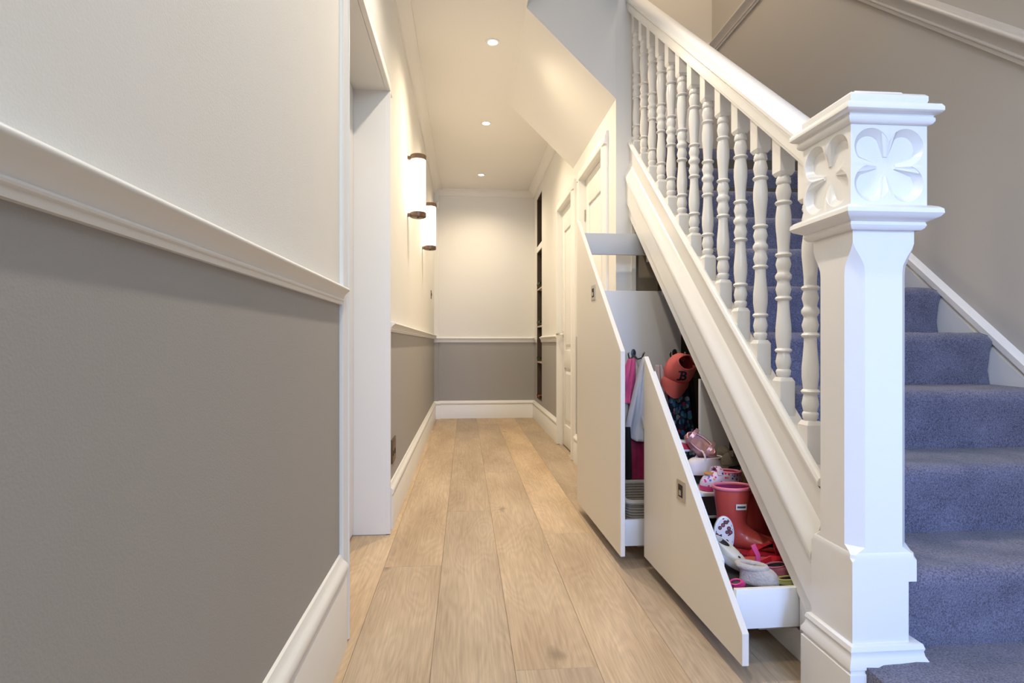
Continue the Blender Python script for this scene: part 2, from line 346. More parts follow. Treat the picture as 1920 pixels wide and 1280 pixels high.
# ------------------------------------------------------------------ hall doors on the right wall
def hall_door(name, d, lab, lever, hinge):
    y0, y1, z = d
    t = struct(thing(name, lab, 'door')); del t['category']
    leaf = MB(); xf = XR + 0.022
    # stiles, rails and recessed panels with raised fields
    leaf.box(xf + 0.012, xf + 0.04, y0 + 0.004, y1 - 0.004, 0.012, z - 0.004)
    st = 0.09; rails = [(0.012, 0.19), (0.67, 0.82), (z - 0.19, z - 0.004)]
    for a, b_ in ((y0 + 0.004, y0 + st), (y1 - st, y1 - 0.004)): leaf.box(xf, xf + 0.013, a, b_, 0.012, z - 0.004)
    for a, b_ in rails: leaf.box(xf, xf + 0.013, y0 + st, y1 - st, a, b_)
    lo = leaf.build('door_leaf', TRIM, t, bevel=0.003, smooth=True)
    for a, b_ in ((0.19, 0.67), (0.82, z - 0.19)):
        p = MB(); r0 = [(xf + 0.0125, y0 + st + 0.001, a + .001), (xf + 0.0125, y1 - st - 0.001, a + .001), (xf + 0.0125, y1 - st - 0.001, b_ - .001), (xf + 0.0125, y0 + st + 0.001, b_ - .001)]
        def ins(k, xx): return [(xx, y0 + st + k, a + k), (xx, y1 - st - k, a + k), (xx, y1 - st - k, b_ - k), (xx, y0 + st + k, b_ - k)]
        p.ring_loft([r0, ins(0.018, xf + 0.014), ins(0.05, xf + 0.004)], False, True); p.build('door_panel', TRIM, lo)
    a = MB()
    for yy, dr in ((y1, 1), (y0, -1)): a.prism(ARCHI, (XR, yy, 0.004), (XR, yy, z), (-1, 0, 0), (0, dr, 0))
    a.prism(ARCHI, (XR, y0 - 0.075, z), (XR, y1 + 0.075, z), (-1, 0, 0), (0, 0, 1)); a.build('architrave', TRIM, t, smooth=True, angle=30)
    l_ = MB(); l_.box(XR, XR + 0.12, y0 - 0.001, y0 + 0.003, 0, z); l_.box(XR, XR + 0.12, y1 - 0.003, y1 + 0.001, 0, z); l_.box(XR, XR + 0.12, y0, y1, z - 0.003, z + 0.001); l_.build('door_lining', TRIM, t)
    bx('closing_panel', DARK, (XR + 0.1, XR + 0.11, y0, y1, 0, z), t)
    if lever:
        h = MB(); yy = y1 - 0.05; h.tube([(xf, yy, 0.955), (xf - 0.008, yy, 0.955)], 0.026, 14); h.tube([(xf - 0.006, yy, 0.955), (xf - 0.05, yy, 0.955), (xf - 0.058, yy - 0.012, 0.955), (xf - 0.058, yy - 0.11, 0.955)], 0.0095, 8)
        h.build('lever_handle', CHROME, t, smooth=True)
    for zz in hinge:
        yy = y1 - 0.004; h = MB(); h.tube([(xf - 0.003, yy, zz - 0.04), (xf - 0.003, yy, zz + 0.04)], 0.006, 8); h.box(xf - 0.001, xf + 0.002, yy - 0.018, yy, zz - 0.04, zz + 0.04); h.build('hinge', STEEL, t)
hall_door('door_4', DA, 'two panel white cupboard door under the upper flight', False, (1.77, 0.25))
hall_door('door_5', DB, 'two panel white door with a chrome lever', True, ())

# ------------------------------------------------------------------ wine niche in the right wall
wn = thing('wine_niche', 'tall narrow dark wine niche cut into the hall wall beside the dado', 'wine rack', (XR, (NI[0] + NI[1]) / 2, 0.25))
def loc_box(par, name, mt, d, bevel=0):
    px, py, pz = par.location; return bx(name, mt, (d[0] - px, d[1] - px, d[2] - py, d[3] - py, d[4] - pz, d[5] - pz), par, bevel)
WAL = mat('walnut_dark', (0.06, 0.036, 0.02), 0.5, var=0.3, vscale=20)
for z0, z1 in ((0.25, 1.91), (1.975, 2.52)):
    loc_box(wn, 'back_panel', WAL, (XR + 0.30, XR + 0.31, NI[0], NI[1], z0, z1))
    for yy in (NI[0], NI[1] - 0.008): loc_box(wn, 'side_panel', WAL, (XR + 0.004, XR + 0.30, yy, yy + 0.008, z0, z1))
    loc_box(wn, 'bottom_panel', WAL, (XR + 0.004, XR + 0.3, NI[0] + .008, NI[1] - .008, z0, z0 + 0.008)); loc_box(wn, 'top_panel', WAL, (XR + 0.004, XR + 0.3, NI[0] + .008, NI[1] - .008, z1 - 0.008, z1))
for z in (0.66, 1.06, 1.48): loc_box(wn, 'shelf', mat('pale_shelf', (0.55, 0.48, 0.4), 0.5), (XR + 0.006, XR + 0.29, NI[0] + 0.009, NI[1] - 0.009, z, z + 0.016))
GLS = mat('bottle_glass', (0.015, 0.03, 0.015), 0.1); FOIL = mat('red_foil', (0.4, 0.03, 0.03), 0.35)
BOT = [(0, 0), (0.036, 0), (0.037, 0.19), (0.014, 0.235), (0.0135, 0.295), (0.0, 0.296)]
bi = 0
nicheshelf = (('on the bottom of', 0.259), ('on the lowest shelf of', 0.677), ('on the middle shelf of', 1.077), ('on the highest shelf of', 1.497))
for nm, zz in nicheshelf:
    for j in range(3):
        rf = j == 1 and zz < 0.3
        t = thing('wine_bottle', ('wine bottle with a red foil lying %s the hall wall niche' if rf else 'dark wine bottle lying %s the hall wall niche') % nm, 'bottle', (XR + 0.02, 6.20 + 0.1 * j + 0.025, zz + 0.0375), (0, R(90), 0), 'wine bottles in the wall niche')
        t.location.x = XR + 0.028
        MB().lathe([(r, 0.235 - 0) if False else (max(r, 0.0005), 0.255 - z) for r, z in BOT], seg=14).build('bottle_body', GLS, t, smooth=True)
        MB().lathe([(0.0005, -0.043), (0.0145, -0.043), (0.0147, 0.02), (0.0005, 0.021)], seg=14).build('foil', FOIL if rf else GLS, t, smooth=True)

# ------------------------------------------------------------------ wall lights, downlights, small fittings
GLOW = mat('lit_fluted_glass', (0.9, 0.88, 0.84), 0.3, emit=(1.0, 0.88, 0.72), es=7.0)
for i, (yy, lab) in enumerate(((3.66, 'fluted glass tube wall light with bronze caps, beside the door lining'), (4.90, 'fluted glass tube wall light with bronze caps, towards the back wall'))):
    t = thing('wall_light', lab, 'wall light', (XL, yy, 1.665), (0, 0, 0), 'fluted tube wall lights')
    xo = 0.066
    # fluted tube
    n = 48; rr = [0.0455 + 0.0016 * (k % 2) for k in range(n)]
    MB().ring_loft([[(xo + rr[k] * cos(2 * pi * k / n), rr[k] * sin(2 * pi * k / n), z) for k in range(n)] for z in (0.03, 0.362)]).build('glass_tube', GLOW, t)
    for nm, z0, z1 in (('lower_cap', 0.0, 0.033), ('upper_cap', 0.359, 0.392)):
        c = MB().lathe([(0.044, z0), (0.0505, z0 + 0.003), (0.0505, z1 - 0.003), (0.047, z1)], (xo, 0, 0), 32).build(nm, BRONZE, t, smooth=True)
        if nm == 'lower_cap': MB().lathe([(0.006, -0.004), (0.006, 0.001)], (xo, -0.015, 0), 10).build('screw', DARK, c)
    bx('back_plate', TRIM, (0.001, 0.012, -0.02, 0.02, 0.05, 0.342), t, 0.002)
    bx('bracket', BRONZE, (0.001, xo - 0.035, -0.012, 0.012, 0.006, 0.026), t); bx('bracket', BRONZE, (0.001, xo - 0.035, -0.012, 0.012, 0.364, 0.384), t)
LENS = mat('lit_lens', (1, 1, 1), 0.3, emit=(1.0, 0.92, 0.8), es=14)
def downlight(x, y, z, lab, e, col=WARM):
    t = thing('downlight', lab, 'downlight', (x, y, z), (0, 0, 0), 'recessed ceiling downlights')
    MB().lathe([(0.029, 0.0), (0.029, -0.004), (0.040, -0.006), (0.043, -0.003), (0.043, 0.0)], seg=28, cap=False).build('trim_ring', TRIM, t, smooth=True)
    MB().lathe([(0.0005, -0.003), (0.029, -0.003), (0.029, 0.001), (0.0005, 0.001)], seg=24).build('lens', LENS, t, smooth=True)
    s = light('downlight_beam', 'SPOT', (0, 0, -0.02), e, col, (0, 0, 0), spot_size=R(150), spot_blend=0.9, shadow_soft_size=0.03); s.parent = t
downlight(0.165, 3.45, ZC, 'small round downlight beside the sloping soffit', 52)
downlight(0.172, 4.72, ZC, 'small round downlight in the flat ceiling beyond the soffit', 44)
downlight(0.172, 6.16, ZC, 'small round downlight closest to the back wall', 36)
downlight(0.17, 0.75, ZC, 'small round downlight over the entrance end of the hall', 33, (1.0, 0.90, 0.77))
downlight(0.17, 2.10, ZC, 'small round downlight over the recessed door', 44, (1.0, 0.87, 0.70))
t = thing('light_switch', 'small bronze light switch plate on the left wall near the corner', 'switch', (XL, 6.14, 1.35))
bx('plate', BRONZE, (0.0005, 0.006, -0.035, 0.035, 0, 0.088), t, 0.001); bx('rocker', DARK, (0.006, 0.010, -0.008, 0.008, 0.03, 0.058), t)
t = thing('power_socket', 'bronze power socket low on the left wall above the skirting', 'socket', (XL, 2.92, 0.285))
bx('plate', BRONZE, (0.0005, 0.007, -0.073, 0.073, 0, 0.117), t, 0.001)
for yy in (-0.04, 0.03): bx('outlet', DARK, (0.007, 0.0085, yy - 0.014, yy + 0.014, 0.035, 0.06), t)
t = thing('motion_sensor', 'small white motion sensor high in the back corner', 'sensor', (XL + 0.05, YB - 0.06, 2.44), (0, 0, R(-45)))
bx('body', TRIM, (-0.022, 0.022, -0.034, -0.004, 0, 0.075), t, 0.006); bx('sensor_lens', mat('grey_lens', (0.5, 0.5, 0.5), 0.3), (-0.015, 0.015, -0.037, -0.034, 0.01, 0.04), t)

# ------------------------------------------------------------------ STAIRCASE
RISE, GO, SY1, SZ1 = 0.188, 0.23, 1.27, 0.16
st = thing('staircase', 'carpeted staircase with white turned balusters, handrail and carved newel post', 'staircase', (0, 0, 0))
XA, XB = 0.925, 1.915
def step_profile(k):
    """(y,z) polygon of step k: riser, rounded nose, tread"""
    z = SZ1 + RISE * (k - 1); yr = SY1 + (k - 2) * GO; yb = yr + GO + 0.002; zb = z - RISE
    if k == 1: zb = 0.0
    nose = [(yr + 0.010 - 0.034 * sin(a), z - 0.034 + 0.034 * cos(a)) for a in [pi * 0.55 - i * pi * 0.55 / 8 for i in range(9)]]
    return [(yb, zb)] + [(yr, zb)] + [(yr - 0.003, zb + 0.05), (yr - 0.012, z - 0.07)] + nose + [(yb, z)], yr, yb, z
for k in range(1, 11):
    poly, yr, yb, z = step_profile(k)
    xa = 0.885 if k == 1 else XA
    m = MB(); nx = 26
    xs = [xa + (XB - xa) * i / nx for i in range(nx + 1)]
    rings = []
    for i, x in enumerate(xs):
        e = min(x - xa, XB - x); rnd = 0.012 * max(0, 1 - e / 0.03) ** 2 if k > 1 else 0.02 * max(0, 1 - (x - xa) / 0.05) ** 2
        rings.append([(x, y + (rnd if y < yr else 0), zz - (rnd if zz > z - 0.03 and y < yb - 0.1 else 0) + (0.0015 * sin(x * 47 + k * 3 + y * 31) if zz > z - 0.03 else 0)) for y, zz in poly])
    m.ring_loft(rings); m.build('carpeted_step', CARP, st, smooth=True, angle=50)
# winder steps turning left round the corner post
pv = (XR + 0.10, YP + 0.11); YK = SY1 + 9 * GO - 0.02; zt = SZ1 + RISE * 10
def winder(pts, z0, z1):
    m = MB(); m.ring_loft([[(x, y, zz) for x, y in pts] for zz in (z0, z1)]); m.build('winder_step', CARP, st, bevel=0.02, smooth=True)
winder([(XA, YK), (XB, YK), (XB, YSB - 0.01), (XA, YSB - 0.01)], zt - RISE - 0.06, zt)
def hit(a):
    dx, dy = cos(R(a)), sin(R(a)); tt = min((1.915 - pv[0]) / dx if dx > 1e-4 else 9, (YSB - 0.012 - pv[1]) / dy); return (pv[0] + dx * tt, pv[1] + dy * tt)
winder([pv, hit(44), (1.915, YSB - 0.012), (pv[0], YSB - 0.012)], zt - 0.02, zt + RISE)
winder([pv, hit(66), (pv[0], YSB - 0.012)], zt + RISE - 0.02, zt + 2 * RISE)
# raking string on the wall side
WS = 0.857
def wall_line(y): return 1.245 + WS * (y - 2.349)
prof = [(-0.30, 0), (-0.30, 0.022), (-0.05, 0.022), (-0.045, 0.018), (-0.036, 0.018), (-0.032, 0.028), (-0.012, 0.028), (-0.004, 0.016), (0.0, 0.0)]
m = MB(); y0, y1 = 0.9, 3.15
m.ring_loft([[(XW - u, y, wall_line(y) + v * 1.3 + 0.012) for v, u in prof] for y in (y0, y1)]); m.build('wall_string', TRIM, st, smooth=True, angle=30)
# outer string: cap, flat face, cove moulding, lower boards
SS = 0.853
def sl(y): return 1.262 + SS * (y - 2.2425)      # top outer edge of string
def string_part(name, prof, y0=1.385, y1=YP - 0.001, mt=GLOSS, smooth=True):
    m = MB(); m.ring_loft([[(x, y, sl(y) + dz) for x, dz in prof] for y in (y0, y1)]); return m.build(name, mt, st, smooth=smooth, angle=28)
string_part('string_board', [(0.897, -0.008), (0.897, -0.16), (0.94, -0.16), (0.94, -0.05), (0.905, -0.045)])
string_part('string_cap', [(0.889, -0.022), (0.885, -0.016), (0.885, -0.008), (0.889, 0.0), (0.893, 0.002), (0.896, 0.006), (0.902, 0.006), (0.906, 0.0), (0.908, -0.040), (0.962, -0.040), (0.966, -0.046), (0.966, -0.06), (0.945, -0.07)])
string_part('string_moulding', [(0.897, -0.115), (0.892, -0.122), (0.889, -0.132), (0.885, -0.144), (0.879, -0.158), (0.873, -0.170), (0.869, -0.182), (0.867, -0.194), (0.868, -0.203), (0.872, -0.210), (0.872, -0.216), (0.876, -0.222), (0.878, -0.230), (0.897, -0.232)])
string_part('lower_board', [(0.876, -0.225), (0.876, -0.335), (0.9, -0.335), (0.9, -0.225)])
string_part('inner_board', [(0.890, -0.325), (0.890, -0.41), (0.906, -0.41), (0.906, -0.325)])
# stile beside the newel, floor plinth of the drawer opening
m = MB(); m.box(0.893, 0.91, 1.385, 1.475, 0.10, sl(1.43) - 0.35); m.build('stile', GLOSS, st, bevel=0.001, smooth=True)
m = MB(); m.box(0.915, 0.935, 1.385, YP, 0.001, 0.085); m.box(0.93, 0.955, 1.385, YP, 0.085, 0.10); m.build('plinth_board', GLOSS, st)
# handrail
RS = 0.824
def rl(y): return 1.344 + RS * (y - 1.452)       # underside outer edge
prof = [(0.884, 0), (0.884, 0.008), (0.880, 0.012), (0.880, 0.046), (0.883, 0.05), (0.878, 0.053), (0.872, 0.06), (0.872, 0.07), (0.880, 0.082), (0.895, 0.094), (0.92, 0.099), (0.945, 0.096), (0.965, 0.085), (0.975, 0.072), (0.974, 0.06), (0.966, 0.053), (0.962, 0.05), (0.964, 0.012), (0.960, 0)]
m = MB(); m.ring_loft([[(x, y, rl(y) + dz) for x, dz in prof] for y in (1.385, YP + 0.02)]); m.build('handrail', GLOSS, st, smooth=True, angle=32)
# balusters
TP = [(0.0, 0.0225), (0.004, 0.0225), (0.009, 0.019), (0.013, 0.0165), (0.02, 0.0175), (0.034, 0.0215), (0.046, 0.0185), (0.053, 0.0165), (0.055, 0.0205), (0.0595, 0.0235), (0.064, 0.0205), (0.066, 0.016), (0.085, 0.0165), (0.11, 0.0185), (0.14, 0.0215), (0.165, 0.0215), (0.185, 0.019), (0.195, 0.0175), (0.197, 0.021), (0.2015, 0.024), (0.206, 0.021), (0.208, 0.0165), (0.216, 0.0185), (0.232, 0.0215), (0.246, 0.0185), (0.252, 0.0165), (0.254, 0.0195), (0.259, 0.021), (0.264, 0.0195), (0.268, 0.0195), (0.272, 0.0165), (0.276, 0.0165)]
TP = [(z * 1.065, r) for z, r in TP]
turn = [(r, -z) for z, r in reversed(TP)] + [(r, z) for z, r in TP[1:]]
tm = MB().lathe(turn, seg=16).build('turned_shaft', GLOSS, None, smooth=True, angle=60)
tmesh = tm.data; bpy.data.objects.remove(tm)
XBAL = 0.925
def block(name, half, za0, za1, zb0, zb1, up, par):
    """square block with one raking end and one chamfered end"""
    m = MB(); c = 0.006
    if up:   # za: chamfered lower end, zb: raked upper end heights at -y,+y
        rings = [[(sx * (half - c), sy * (half - c), za0) for sx, sy in ((-1, -1), (1, -1), (1, 1), (-1, 1))], [(sx * half, sy * half, za0 + 0.011) for sx, sy in ((-1, -1), (1, -1), (1, 1), (-1, 1))],
                 [(sx * half, sy * half, zb0 if sy < 0 else zb1) for sx, sy in ((-1, -1), (1, -1), (1, 1), (-1, 1))]]
    else:
        rings = [[(sx * half, sy * half, zb0 if sy < 0 else zb1) for sx, sy in ((-1, -1), (1, -1), (1, 1), (-1, 1))], [(sx * half, sy * half, za0 - 0.011) for sx, sy in ((-1, -1), (1, -1), (1, 1), (-1, 1))],
                 [(sx * (half - c), sy * (half - c), za0) for sx, sy in ((-1, -1), (1, -1), (1, 1), (-1, 1))]]
    return m.ring_loft(rings).build(name, GLOSS, par, bevel=0.0012, bseg=1)
for i in range(13):
    y = 1.478 + 0.1312 * i; zm = 1.071 + 0.829 * (y - 1.615)
    b = bpy.data.objects.new('baluster', tmesh); C.objects.link(b); b.parent = st; b.location = (XBAL, y, zm)
    h = 0.0225
    lo0 = sl(y - h) - 0.04 - zm; lo1 = sl(y + h) - 0.04 - zm
    block('base_block', h, -0.292, 0, lo0 - 0.004, lo1 - 0.004, False, b)
    up0 = rl(y - h) + 0.004 - zm; up1 = rl(y + h) + 0.004 - zm
    block('top_block', h, 0.292, 0, up0, up1, True, b)

# ---- newel post
NX, NY = 0.941, 1.30
nw = bpy.data.objects.new('newel_post', None); C.objects.link(nw); nw.parent = st; nw.location = (NX, NY, 0)
def sq_rings(spec):
    return [[(sx * h, sy * h, z) for sx, sy in ((-1, -1), (1, -1), (1, 1), (-1, 1))] for h, z in spec]
def sq(name, spec, bevel=0.0): return MB().ring_loft(sq_rings(spec)).build(name, GLOSS, nw, smooth=True, angle=32, bevel=bevel)
sq('cap', [(0.093, 1.358), (0.098, 1.361), (0.101, 1.366), (0.101, 1.372), (0.098, 1.376), (0.100, 1.379), (0.108, 1.381), (0.113, 1.386), (0.113, 1.394), (0.109, 1.401), (0.095, 1.404), (0.090, 1.409), (0.092, 1.414), (0.092, 1.424), (0.087, 1.430), (0.060, 1.440), (0.056, 1.447), (0.046, 1.451)])
sq('collar', [(0.082, 1.126), (0.087, 1.130), (0.090, 1.136), (0.088, 1.143), (0.098, 1.148), (0.108, 1.153), (0.113, 1.160), (0.112, 1.169), (0.106, 1.175), (0.094, 1.180)])
# carved block: quatrefoil sunk into each face
def quatre(theta, a, r, cusp):
    best = 0
    d = (cos(theta), sin(theta))
    for cx, cy in ((a, a), (-a, a), (-a, -a), (a, -a)):
        pr = d[0] * cx + d[1] * cy; q = pr * pr - (cx * cx + cy * cy - r * r)
        if pr > 0 and q >= 0: best = max(best, pr + sqrt(q))
    return best if best > 0 else cusp
def carved_block(hw, z0, z1):
    m = MB(); hz = (z1 - z0) / 2; zc = (z0 + z1) / 2; N = 128; bm_ = MB()
    for rot in range(4):
        ca, sa = cos(rot * pi / 2), sin(rot * pi / 2)
        def P3(u, v, dpt): x, y = u, -(hw - dpt); return (ca * x - sa * y, sa * x + ca * y, zc + v)
        def ring(fn, dp, ofs=(0, 0)):
            out = []
            for k in range(N):
                th = 2 * pi * (k + 0.5) / N; rr = fn(th); out.append(P3(rr * cos(th) + ofs[0], rr * sin(th) + ofs[1], dp))
            return out
        sqr = lambda th: min(hw / max(abs(cos(th)), 1e-6), hz / max(abs(sin(th)), 1e-6))
        # make corners exact by snapping nearest samples
        R0 = ring(sqr, 0)
        for c in range(4):
            th = atan2(hz * (1 if c in (0, 1) else -1), hw * (1 if c in (0, 3) else -1)) % (2 * pi)
            k = int(round(th / (2 * pi) * N - 0.5)) % N
            R0[k] = P3(hw * (1 if c in (0, 3) else -1), hz * (1 if c in (0, 1) else -1), 0)
        a, r = 0.0405, 0.0412
        R1 = ring(lambda t: quatre(t, a, r, a * 1.1), 0)
        R1b = ring(lambda t: quatre(t, a, r * 0.985, a * 1.08), 0.0018)
        R2 = ring(lambda t: quatre(t, a * 1.0, r * 0.70, a * 0.55), 0.011)
        R3 = ring(lambda t: quatre(t, a * 1.0, r * 0.67, a * 0.53), 0.014)
        m.ring_loft([R0, R1, R1b, R2, R3], False, False)
        i = len(m.v); m.v += R3; m.v.append(P3(0, 0, 0.0145)); c = len(m.v) - 1
        for k in range(N): m.f.append([i + k, i + (k + 1) % N, c]); m.mi.append(0)
    return m.build('carved_block', GLOSS, nw, smooth=True, angle=38)
carved_block(0.090, 1.175, 1.362)
def oct_ring(h, c, z):
    p = []
    for sx, sy, fl in ((-1, -1, 0), (1, -1, 1), (1, 1, 0), (-1, 1, 1)):
        A = (sx * h, sy * (h - c), z); B = (sx * (h - c), sy * h, z)
        p += [A, B] if fl == 0 else [B, A]
    return p
m = MB(); H0 = 0.0735
m.ring_loft([oct_ring(0.077, 0.0008, 0.334), oct_ring(0.077, 0.0008, 0.382), oct_ring(0.077, 0.008, 0.388), oct_ring(0.076, 0.008, 0.396), oct_ring(H0, 0.012, 0.400), oct_ring(H0, 0.029, 0.412), oct_ring(H0, 0.029, 1.03), oct_ring(H0, 0.027, 1.048), oct_ring(H0, 0.018, 1.066), oct_ring(H0, 0.006, 1.085), oct_ring(H0, 0.0008, 1.098), oct_ring(H0, 0.0008, 1.128)])
m.build('shaft', GLOSS, nw, smooth=True, angle=25)
MB().box(-0.0768, 0.057, -0.0768, 0.0768, 0.0, 0.3345).build('lower_block', GLOSS, nw)
sq('base_plinth', [(0.094, 0.0), (0.094, 0.138), (0.090, 0.141), (0.090, 0.145), (0.0945, 0.149), (0.0945, 0.158), (0.088, 0.170), (0.086, 0.180), (0.088, 0.186), (0.085, 0.196), (0.080, 0.199)])

# ---- raking dado on the stair wall, level dado upstairs
m = MB(); DS = 0.865
def dl(y): return 2.475 + DS * (y - 2.588)
m.ring_loft([[(XW - u * 1.1, y, dl(y) + v * 1.5) for u, v in DADO] for y in (0.6, 3.35)])
m.prism([(u, v * 1.3) for u, v in DADO], (XW, 3.35, dl(3.35)), (XW, YSB, dl(3.35)), (-1, 0, 0), (0, 0, 1)); m.prism([(u, v * 1.3) for u, v in DADO], (0.4, YSB, dl(3.35)), (XW, YSB, dl(3.35)), (0, -1, 0), (0, 0, 1))
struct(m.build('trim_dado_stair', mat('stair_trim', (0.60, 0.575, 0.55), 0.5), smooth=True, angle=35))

# ---- under-stair end wall and linings
m = MB(); m.box(XR, 0.905, YP, YP + 0.1, 0, 2.9); struct(m.build('wall_understair', WHITE))
m = MB(); m.box(0.905, 0.928, YP - 0.01, YP + 0.1, 0, 2.0); struct(m.build('trim_understair_frame', TRIM))
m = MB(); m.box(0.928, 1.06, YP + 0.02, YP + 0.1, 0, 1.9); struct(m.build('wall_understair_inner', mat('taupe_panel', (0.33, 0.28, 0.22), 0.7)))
m = MB(); m.box(1.06, XW, YP + 0.02, YP + 0.1, 0, 1.9); struct(m.build('wall_understair_dark', mat('understair_shadow', (0.10, 0.08, 0.06), 0.9)))  # dark colour paints in the shadow deep under the stairs
prt = thing('cupboard_partition', 'upright divider board between the two pull-out drawers', 'partition', (0.0, 0.0, 0.0))
bx('edge_strip', BOXW, (0.905, 0.909, 2.155, 2.175, 0.101, 0.735), prt); bx('board', IVORY, (0.909, 1.02, 2.155, 2.175, 0.101, 0.735), prt)

# ------------------------------------------------------------------ PULL-OUT DRAWERS
def drawer_front(par, L, zn, zf, mt):
    poly = [(0, 0), (L, 0), (L, zf), (0, zn)]
    return MB().ring_loft([[(x, y, z) for y, z in poly] for x in (0, 0.018)]).build('front_panel', mt, par, bevel=0.0012, bseg=1)
def latch(par, y, z, w=0.066, h=0.064):
    p = MB(); p.ring_loft([[(x, y + sy * (w / 2) * k, z + sz * (h / 2) * k) for sy, sz in ((-1, -1), (1, -1), (1, 1), (-1, 1))] for x, k in ((0.001, 1), (-0.003, 1), (-0.0035, 0.96))], True, True)
    o = p.build('latch_plate', STEEL, par)
    bx('latch_recess', DARK, (-0.0042, -0.003, y - 0.017, y + 0.017, z - 0.020, z + 0.020), o); bx('latch_tongue', STEEL, (-0.006, -0.0042, y - 0.008, y + 0.008, z - 0.014, z + 0.002), o)
D1 = thing('pull_out_drawer', 'short wedge-shaped ivory pull-out drawer full of shoes, next to the newel post', 'drawer', (0.703, 1.413, 0.05), (0, 0, R(1.05)), 'under-stair pull-out drawers')
drawer_front(D1, 0.763, 0.083, 0.773, IVORY); latch(D1, 0.395, 0.347)
SL1 = (0.773 - 0.083) / 0.763
MB().ring_loft([[(x, y, 0.083 + SL1 * y + dz) for y, dz in ((0.155, -0.09), (0.715, -0.09), (0.715, -0.012), (0.155, -0.012))] for x in (0.018, 0.028)]).build('batten', BOXW, D1)
bx('end_board', BOXW, (0.018, 0.42, 0.067, 0.083, 0.06, 0.165), D1, 0.001)
bx('base_board', mat('shadow_dark_base', (0.03, 0.026, 0.025), 0.8), (0.018, 0.42, 0.083, 0.728, 0.138, 0.150), D1)  # near-black base colour stands in for the shadow between the shoes
bx('far_board', BOXW, (0.018, 0.42, 0.728, 0.742, 0.06, 0.30), D1)
bx('shelf', BOXW, (0.020, 0.40, 0.500, 0.728, 0.297, 0.310), D1, 0.001)
bx('shelf_rail', BOXW, (0.020, 0.40, 0.495, 0.503, 0.225, 0.231), D1)
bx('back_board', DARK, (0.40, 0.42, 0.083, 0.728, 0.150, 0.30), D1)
bx('runner', STEEL, (0.10, 0.42, 0.10, 0.12, 0.04, 0.06), D1)
D2 = thing('pull_out_drawer', 'tall wedge-shaped ivory pull-out drawer with coat hooks and hanging clothes', 'drawer', (0.598, 2.18, 0.05), (0, 0, R(1.15)), 'under-stair pull-out drawers')
drawer_front(D2, 0.79, 0.793, 1.465, IVORY); latch(D2, 0.43, 1.056, 0.07, 0.07)
bx('end_board', BOXW, (0.018, 0.45, 0.062, 0.078, 0.018, 0.122), D2, 0.001)
bx('base_board', BOXW, (0.018, 0.45, 0.078, 0.757, 0.06, 0.072), D2)
bx('hook_board', BOXW, (0.018, 0.55, 0.757, 0.772, 0.018, 1.098), D2, 0.001)
bx('top_brace', mat('grey_brace', (0.50, 0.51, 0.515), 0.5), (0.018, 0.42, 0.757, 0.772, 1.285, 1.395), D2, 0.001)
bx('runner', STEEL, (0.10, 0.45, 0.10, 0.12, 0.0, 0.018), D2)
IRON = mat('dark_pewter', (0.10, 0.10, 0.10), 0.35, metal=0.8)
def coat_hook(x, z):
    h = MB(); h.lathe([(0.0005, -0.004), (0.011, -0.004), (0.013, 0.0), (0.013, 0.004), (0.0005, 0.006)], seg=14)
    h.v = [(v[0] + x, 0.752 - v[2], v[1] * 1.5 + z) for v in h.v]; o = h.build('coat_hook', IRON, D2, smooth=True)
    for sx in (-1, 1):
        p = MB(); p.tube([(x, 0.75, z - 0.012), (x + sx * 0.018, 0.735, z - 0.032), (x + sx * 0.034, 0.715, z - 0.026), (x + sx * 0.040, 0.708, z - 0.006)], [0.005, 0.0045, 0.004, 0.004], 8); p.build('hook_arm', IRON, o, smooth=True)
        MB().lathe([(0.0005, -0.007), (0.005, -0.005), (0.007, 0), (0.005, 0.005), (0.0005, 0.007)], (x + sx * 0.041, 0.707, z), 10).build('hook_knob', CHROME, o, smooth=True)
coat_hook(0.290, 0.775); coat_hook(0.512, 0.775)

# ------------------------------------------------------------------ hanging clothes
def drape(name, label, cat, top, wt, wb, length, cols, folds=3, amp=0.012, skew=0.0, hem=0.0, depth=0.02, seed=1, thick=0.006, tz=0.0):
    """cloth gathered at the hook, falling in folds; a closed double-sided sheet"""
    rnd = random.Random(seed); ph = rnd.random() * 6; nu, nv = 28, 26; m = MB(); front = []; back = []
    for j in range(nv + 1):
        v = j / nv; e = v ** 0.7; wd = wt + (wb - wt) * e; rf = []; rb = []
        for i in range(nu + 1):
            u = i / nu - 0.5
            x = u * wd + skew * v; z = -length * v - hem * v * v * (u * 1.2 + 0.15 * sin(u * 9 + ph))
            a = amp * (0.5 + 0.7 * v) * (sin(u * folds * 2 * pi + ph + 1.3 * v) + 0.45 * sin(u * folds * 4.3 * pi + ph * 2 - v * 3))
            y = -depth * sin(pi * min(1, v * 1.1 + 0.1)) * cos(u * pi) + a
            rf.append((x, y - thick, z)); rb.append((x, y + thick, z))
        front.append(rf + rb[::-1])
    m.ring_loft(front); o = m.build(name, cols, None, smooth=True, angle=80); o.location = top
    return tag(o, label, cat)
PINK = mat('hot_pink_cloth', (0.72, 0.10, 0.26), 0.7, 0.2, 300, 0.25, 30)
LIN = mat('pale_grey_cotton', (0.62, 0.62, 0.66), 0.85, 0.25, 240, 0.08, 30)
BEI = mat('beige_cotton', (0.50, 0.46, 0.41), 0.85, 0.2, 240, 0.1, 20)
MAG = mat('deep_red_fabric', (0.34, 0.015, 0.075), 0.6, 0.2, 200, 0.5, 24)
PUR = mat('magenta_fabric', (0.30, 0.02, 0.16), 0.6, 0.2, 200, 0.4, 24)
